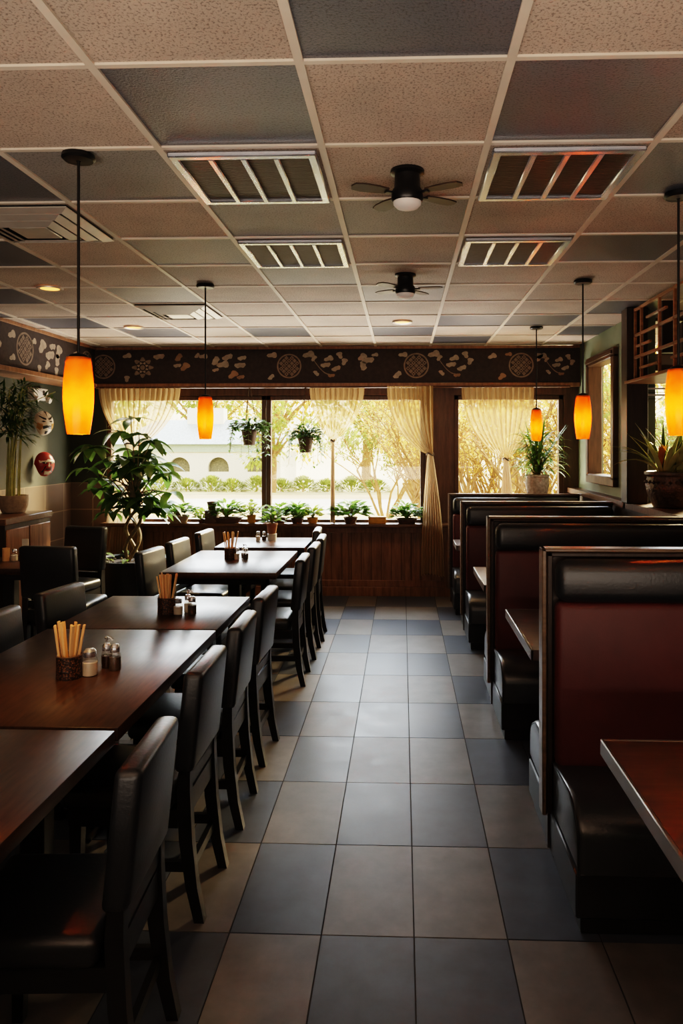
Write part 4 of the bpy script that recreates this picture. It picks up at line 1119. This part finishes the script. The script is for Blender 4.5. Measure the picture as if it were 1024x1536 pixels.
# ledge pot with strap leaves
rg = random.Random(81)
t = thing('ledge_plant', 'strap leaved plant in a big embossed bronze pot on the ledge', 'potted plant', (1.985, 5.50, LZ))
b = pot_bm([(.10, 0), (.125, .006), (.13, .02), (.165, .10), (.178, .17), (.168, .225), (.172, .235), (.186, .245), (.186, .262), (.170, .268), (.16, .262), (.155, .22)], 40)
b.lathe([(.16, .235), (.001, .245)], n=30, mi=1); b.build('pot', [M['bronzepot'], M['soil']], t)
for k in range(1):
    b = MB()
    for i in range(26):
        a = 2 * PI * i / 26
        b.lathe([(.001, .014), (.013, 0), (.001, -.014)], (.176 * math.cos(a), .176 * math.sin(a), .19), 8)
    b.build('relief_band', [M['bronzepot']], t)
lf = MB(); fl_ = MB()
for cx_, cy_ in ((-.045, 0), (.07, .03)):
    for k in range(26):
        a = rg.uniform(0, 6.3); d = V((math.cos(a), math.sin(a) * (.35 if math.sin(a) > 0 else 1), rg.uniform(.8, 3.2)))
        L = rg.uniform(.28, .48); W = rg.uniform(.034, .05); dr = rg.uniform(.4, 1.6)
        p = (cx_ + .03 * math.cos(a), cy_ + .03 * math.sin(a), .24)
        lf.leaf(p, d, L, W, dr, 7, 0, .3, 0, .6)
        lf.leaf((p[0], p[1], p[2] - .002), d, L * 1.01, W * 1.18, dr, 7, 1, .3, 0, .6)
for q in range(5): fl_.leaf((-.07, 0, .30), (-.15 + .08 * q, -.2, 1), .17, .035, .2, 5, 0, .4)
lf.build('foliage', [M['leaf_brom'], M['leaf_edge']], t); fl_.build('bract', [M['brom_red']], t)

# ------------------------------------------------------------------ lattice shelf and blind
t = thing('lattice_shelf', 'open wooden lattice shelf hung above the ledge on the right', 'shelf', (1.80, 4.8, 2.13))
yA, yB_ = -1.3, .99
b = MB(); b.rbox(-.06, .24, yA, yB_ + .03, 0, .022, .003, 1); b.build('bottom_board', [M['warm_wood']], t)
for z in (.19, .36, .56):
    b = MB(); b.rbox(0, .022, yA, yB_ - .02 + (.01 if z == .36 else 0), z, z + .022, .003, 1); b.build('rail', [M['warm_wood']], t)
for z, a, c in ((.275, .62, .93), (.10, .45, .85), (.10, -.2, .2), (.46, .3, .7), (.275, -.5, -.1)):
    b = MB(); b.rbox(0, .022, a, c, z, z + .018, .003, 1); b.build('short_rail', [M['warm_wood']], t)
for y in (.97, .82, .43, .14, -.2, -.55, -.9, -1.25):
    b = MB(); b.rbox(.0, .02, y - .012, y + .012, .02, .585, .003, 1); b.build('upright', [M['warm_wood']], t)
for y, z0, z1 in ((.68, .2, .58), (.3, .02, .36), (.02, .2, .58), (-.35, .02, .36), (-.7, .2, .58)):
    b = MB(); b.rbox(.1, .22, y - .05, y + .05, z0, z1, .003, 1); b.build('back_slat', [M['dark_wood']], t)
t = thing('window_blind', 'half raised slatted blind at the top of the alcove window', 'blind', (2.4, 5.985, 2.02))
b = MB(); b.rbox(-.44, .46, -.015, .015, .16, .2, .004, 1); b.build('headrail', [M['white_plastic']], t)
for k in range(6):
    b = MB(); b.box(-.44, .46, -.012, .012, .002 + .026 * k, .006 + .026 * k + .01 * (k % 2)); b.build('slat', [M['white_plastic'] if k % 2 else M['dark_wood']], t)

# ------------------------------------------------------------------ left wall decor
def maskobj(lab, y, z, base, kind):
    t = thing('hanging_mask', lab, 'mask', (XL + .058, y, z), -R(32), 'painted theatre masks on the left wall')
    w, h, d = .105, .125, .085
    def P(u, v, lift=0):      # u across (y), v up; dome surface
        k = max(0, 1 - (u / w) ** 2 - (v / h) ** 2); return (.004 + d * math.sqrt(k) + lift, -u, v)
    b = MB(); n, m = 32, 8; vs = []
    for j in range(m + 1):
        s = math.sin(PI / 2 * j / m)
        for k in range(n):
            a = 2 * PI * k / n; q = 1 - .12 * max(0, -math.sin(a)) * abs(math.cos(a)); vs.append(P(w * s * math.cos(a) * q, h * s * math.sin(a)))
    b.add(vs, [(j * n + k, j * n + (k + 1) % n, (j + 1) * n + (k + 1) % n, (j + 1) * n + k) for j in range(m) for k in range(n)])
    b.build('face', [M[base]], t)
    def patch(name, pts, mt, lift=.004):
        # fan-subdivided patch that follows the dome
        c = (sum(p[0] for p in pts) / len(pts), sum(p[1] for p in pts) / len(pts)); q = MB()
        N = len(pts); vs = [P(*c, lift)]
        for r in (.5, 1):
            for p in pts: vs.append(P(c[0] + (p[0] - c[0]) * r, c[1] + (p[1] - c[1]) * r, lift))
        fs = [(0, 1 + k, 1 + (k + 1) % N) for k in range(N)] + [(1 + k, 1 + N + k, 1 + N + (k + 1) % N, 1 + (k + 1) % N) for k in range(N)]
        q.add(vs, fs); q.build(name, [M[mt]], t)
    if kind == 0:
        for s in (-1, 1):
            patch('brow', [(s * .012, .045), (s * .035, .055), (s * .075, .085), (s * .07, .062), (s * .04, .036), (s * .014, .03)], 'mask_black')
            patch('eye', [(s * .018, .012), (s * .04, .024), (s * .062, .018), (s * .042, .006)], 'mask_black')
            patch('cheek', [(s * .05, -.01), (s * .09, .005), (s * .09, -.045), (s * .06, -.075), (s * .045, -.04)], 'mask_gold')
        patch('nose', [(-.014, -.02), (0, .03), (.014, -.02), (0, -.028)], 'mask_white', .012)
        patch('moustache', [(-.05, -.03), (0, -.022), (.05, -.03), (.04, -.062), (0, -.05), (-.04, -.062)], 'mask_black')
        patch('beard', [(-.018, -.08), (.018, -.08), (.01, -.112), (-.01, -.112)], 'mask_black')
        patch('crest', [(-.014, .118), (.014, .118), (0, .06)], 'mask_black')
    else:
        patch('brow_band', [(-.085, .04), (0, .05), (.085, .04), (.08, .012), (0, .02), (-.08, .012)], 'mask_white')
        for s in (-1, 1):
            patch('eye', [(s * .016, .014), (s * .035, .026), (s * .066, .02), (s * .05, .004), (s * .02, .002)], 'mask_black', .007)
            patch('cheek_line', [(s * .022, -.02), (s * .034, -.02), (s * .06, -.08), (s * .048, -.086)], 'mask_black')
            patch('eye_white', [(s * .03, .018), (s * .042, .02), (s * .042, .010), (s * .03, .008)], 'mask_white', .01)
        patch('nose', [(-.012, -.02), (0, .02), (.012, -.02), (0, -.03)], 'mask_white', .012)
        patch('mouth', [(-.03, -.045), (.03, -.045), (.024, -.056), (-.024, -.056)], 'mask_black')
        patch('chin', [(-.036, -.07), (.036, -.07), (.026, -.108), (-.026, -.108)], 'mask_white')
maskobj('white and gold painted theatre mask with black brows, upper one', 7.31, 1.875, 'mask_white', 0)
maskobj('red painted theatre mask with white chin, lower one', 7.33, 1.46, 'mask_red', 1)
t = thing('mounted_emergency_light', 'white emergency light box on the left wall under the frieze', 'emergency light', (XL, 7.26, 2.165))
b = MB(); b.rbox(0, .07, -.15, .15, -.06, .06, .012, 2); b.build('housing', [M['white_plastic']], t)
b = MB(); b.rbox(.069, .074, .03, .07, -.01, .04, .002, 1); b.build('indicator', [M['mask_black']], t)
for yy in (-.12, .13):
    b = MB(); b.tube([(.07, yy, -.05), (.10, yy, -.06)], .03, 16); b.build('lamp_head', [M['white_plastic']], t)

# ------------------------------------------------------------------ sub-parts hang under the part they belong to
SUB = {'soil': ('pot', 'tub'), 'relief_band': ('pot',), 'piping': ('seat',), 'contents': ('jar',), 'spout': ('lid',), 'tie_band': ('swag',), 'indicator': ('housing',),
       'rim': ('body',), 'stems': ('foliage',), 'bract': ('foliage',)}
FACE = ('brow', 'eye', 'cheek', 'nose', 'moustache', 'beard', 'crest', 'brow_band', 'cheek_line', 'eye_white', 'mouth', 'chin')
for root in [o for o in C.objects if o.type == 'EMPTY' and o.parent is None]:
    kids = list(root.children); base = lambda o: o.name.split('.')[0]
    for o in kids:
        n_ = base(o)
        hosts = ('face',) if n_ in FACE and root.name.startswith('hanging_mask') else SUB.get(n_, ())
        cand = [k for k in kids if base(k) in hosts and k is not o]
        if n_ == 'piping': cand = [k for k in cand if (k.data.vertices[0].co.y > 0) == (o.data.vertices[0].co.y > 0)]
        if cand: o.parent = cand[0]

# ------------------------------------------------------------------ light
w = bpy.data.worlds.new('world'); bpy.context.scene.world = w; w.use_nodes = True
t = w.node_tree; bg = t.nodes['Background']
g_ = t.nodes.new('ShaderNodeTexCoord'); s_ = t.nodes.new('ShaderNodeSeparateXYZ'); t.links.new(g_.outputs['Generated'], s_.inputs[0])
cr = ramp(t, s_.outputs[2], [(.0, (1.0, .76, .44)), (.45, (1.0, .93, .80))])
t.links.new(cr, bg.inputs['Color']); bg.inputs['Strength'].default_value = 2.7
def sun(name, rot, e, col, ang):
    l = bpy.data.lights.new(name, 'SUN'); l.energy = e; l.color = col; l.angle = math.radians(ang)
    o = bpy.data.objects.new(name, l); C.objects.link(o); o.rotation_euler = rot; return o
def aim(o, d): o.rotation_euler = V(d).to_track_quat('-Z', 'Y').to_euler()
s1 = sun('sun', (0, 0, 0), 9, (1, .76, .42), 12); aim(s1, (-.50, -.75, -.42))
s2 = sun('skylight', (0, 0, 0), 7.5, (.72, .86, 1.0), 70); aim(s2, (.05, -1, -.55))
def area(name, loc, d, sx, sy, e, col):
    l = bpy.data.lights.new(name, 'AREA'); l.shape = 'RECTANGLE'; l.size = sx; l.size_y = sy; l.energy = e; l.color = col
    o = bpy.data.objects.new(name, l); C.objects.link(o); o.location = loc; aim(o, d); return o
area('ground_bounce_fill', (-.7, 9.2, .1), (0, -.75, .66), 5.0, .8, 250, (1, .88, .78))  # added area lamp, hidden below the sill, imitates ground bounce on the ceiling
area('front_up_fill', (-.4, -1.1, 1.0), (0, .16, 1), 5.2, 1.6, 135, (1, .82, .68))  # unseen fill lamp added behind the camera to brighten the near ceiling

# ------------------------------------------------------------------ camera
cam = bpy.data.cameras.new('camera'); co = bpy.data.objects.new('camera', cam); C.objects.link(co)
co.location = (0, 0, 1.65); co.rotation_euler = (PI / 2, 0, math.radians(2.08))
cam.sensor_fit = 'VERTICAL'; cam.sensor_height = 36; cam.lens = 36 * 1100 / 1536
cam.shift_x = -51 / 1536; cam.shift_y = -100 / 1536; cam.clip_start = .05; cam.clip_end = 400
sc = bpy.context.scene; sc.camera = co
sc.view_settings.view_transform = 'Filmic'
sc.view_settings.look = 'High Contrast'
sc.view_settings.exposure = 0.92
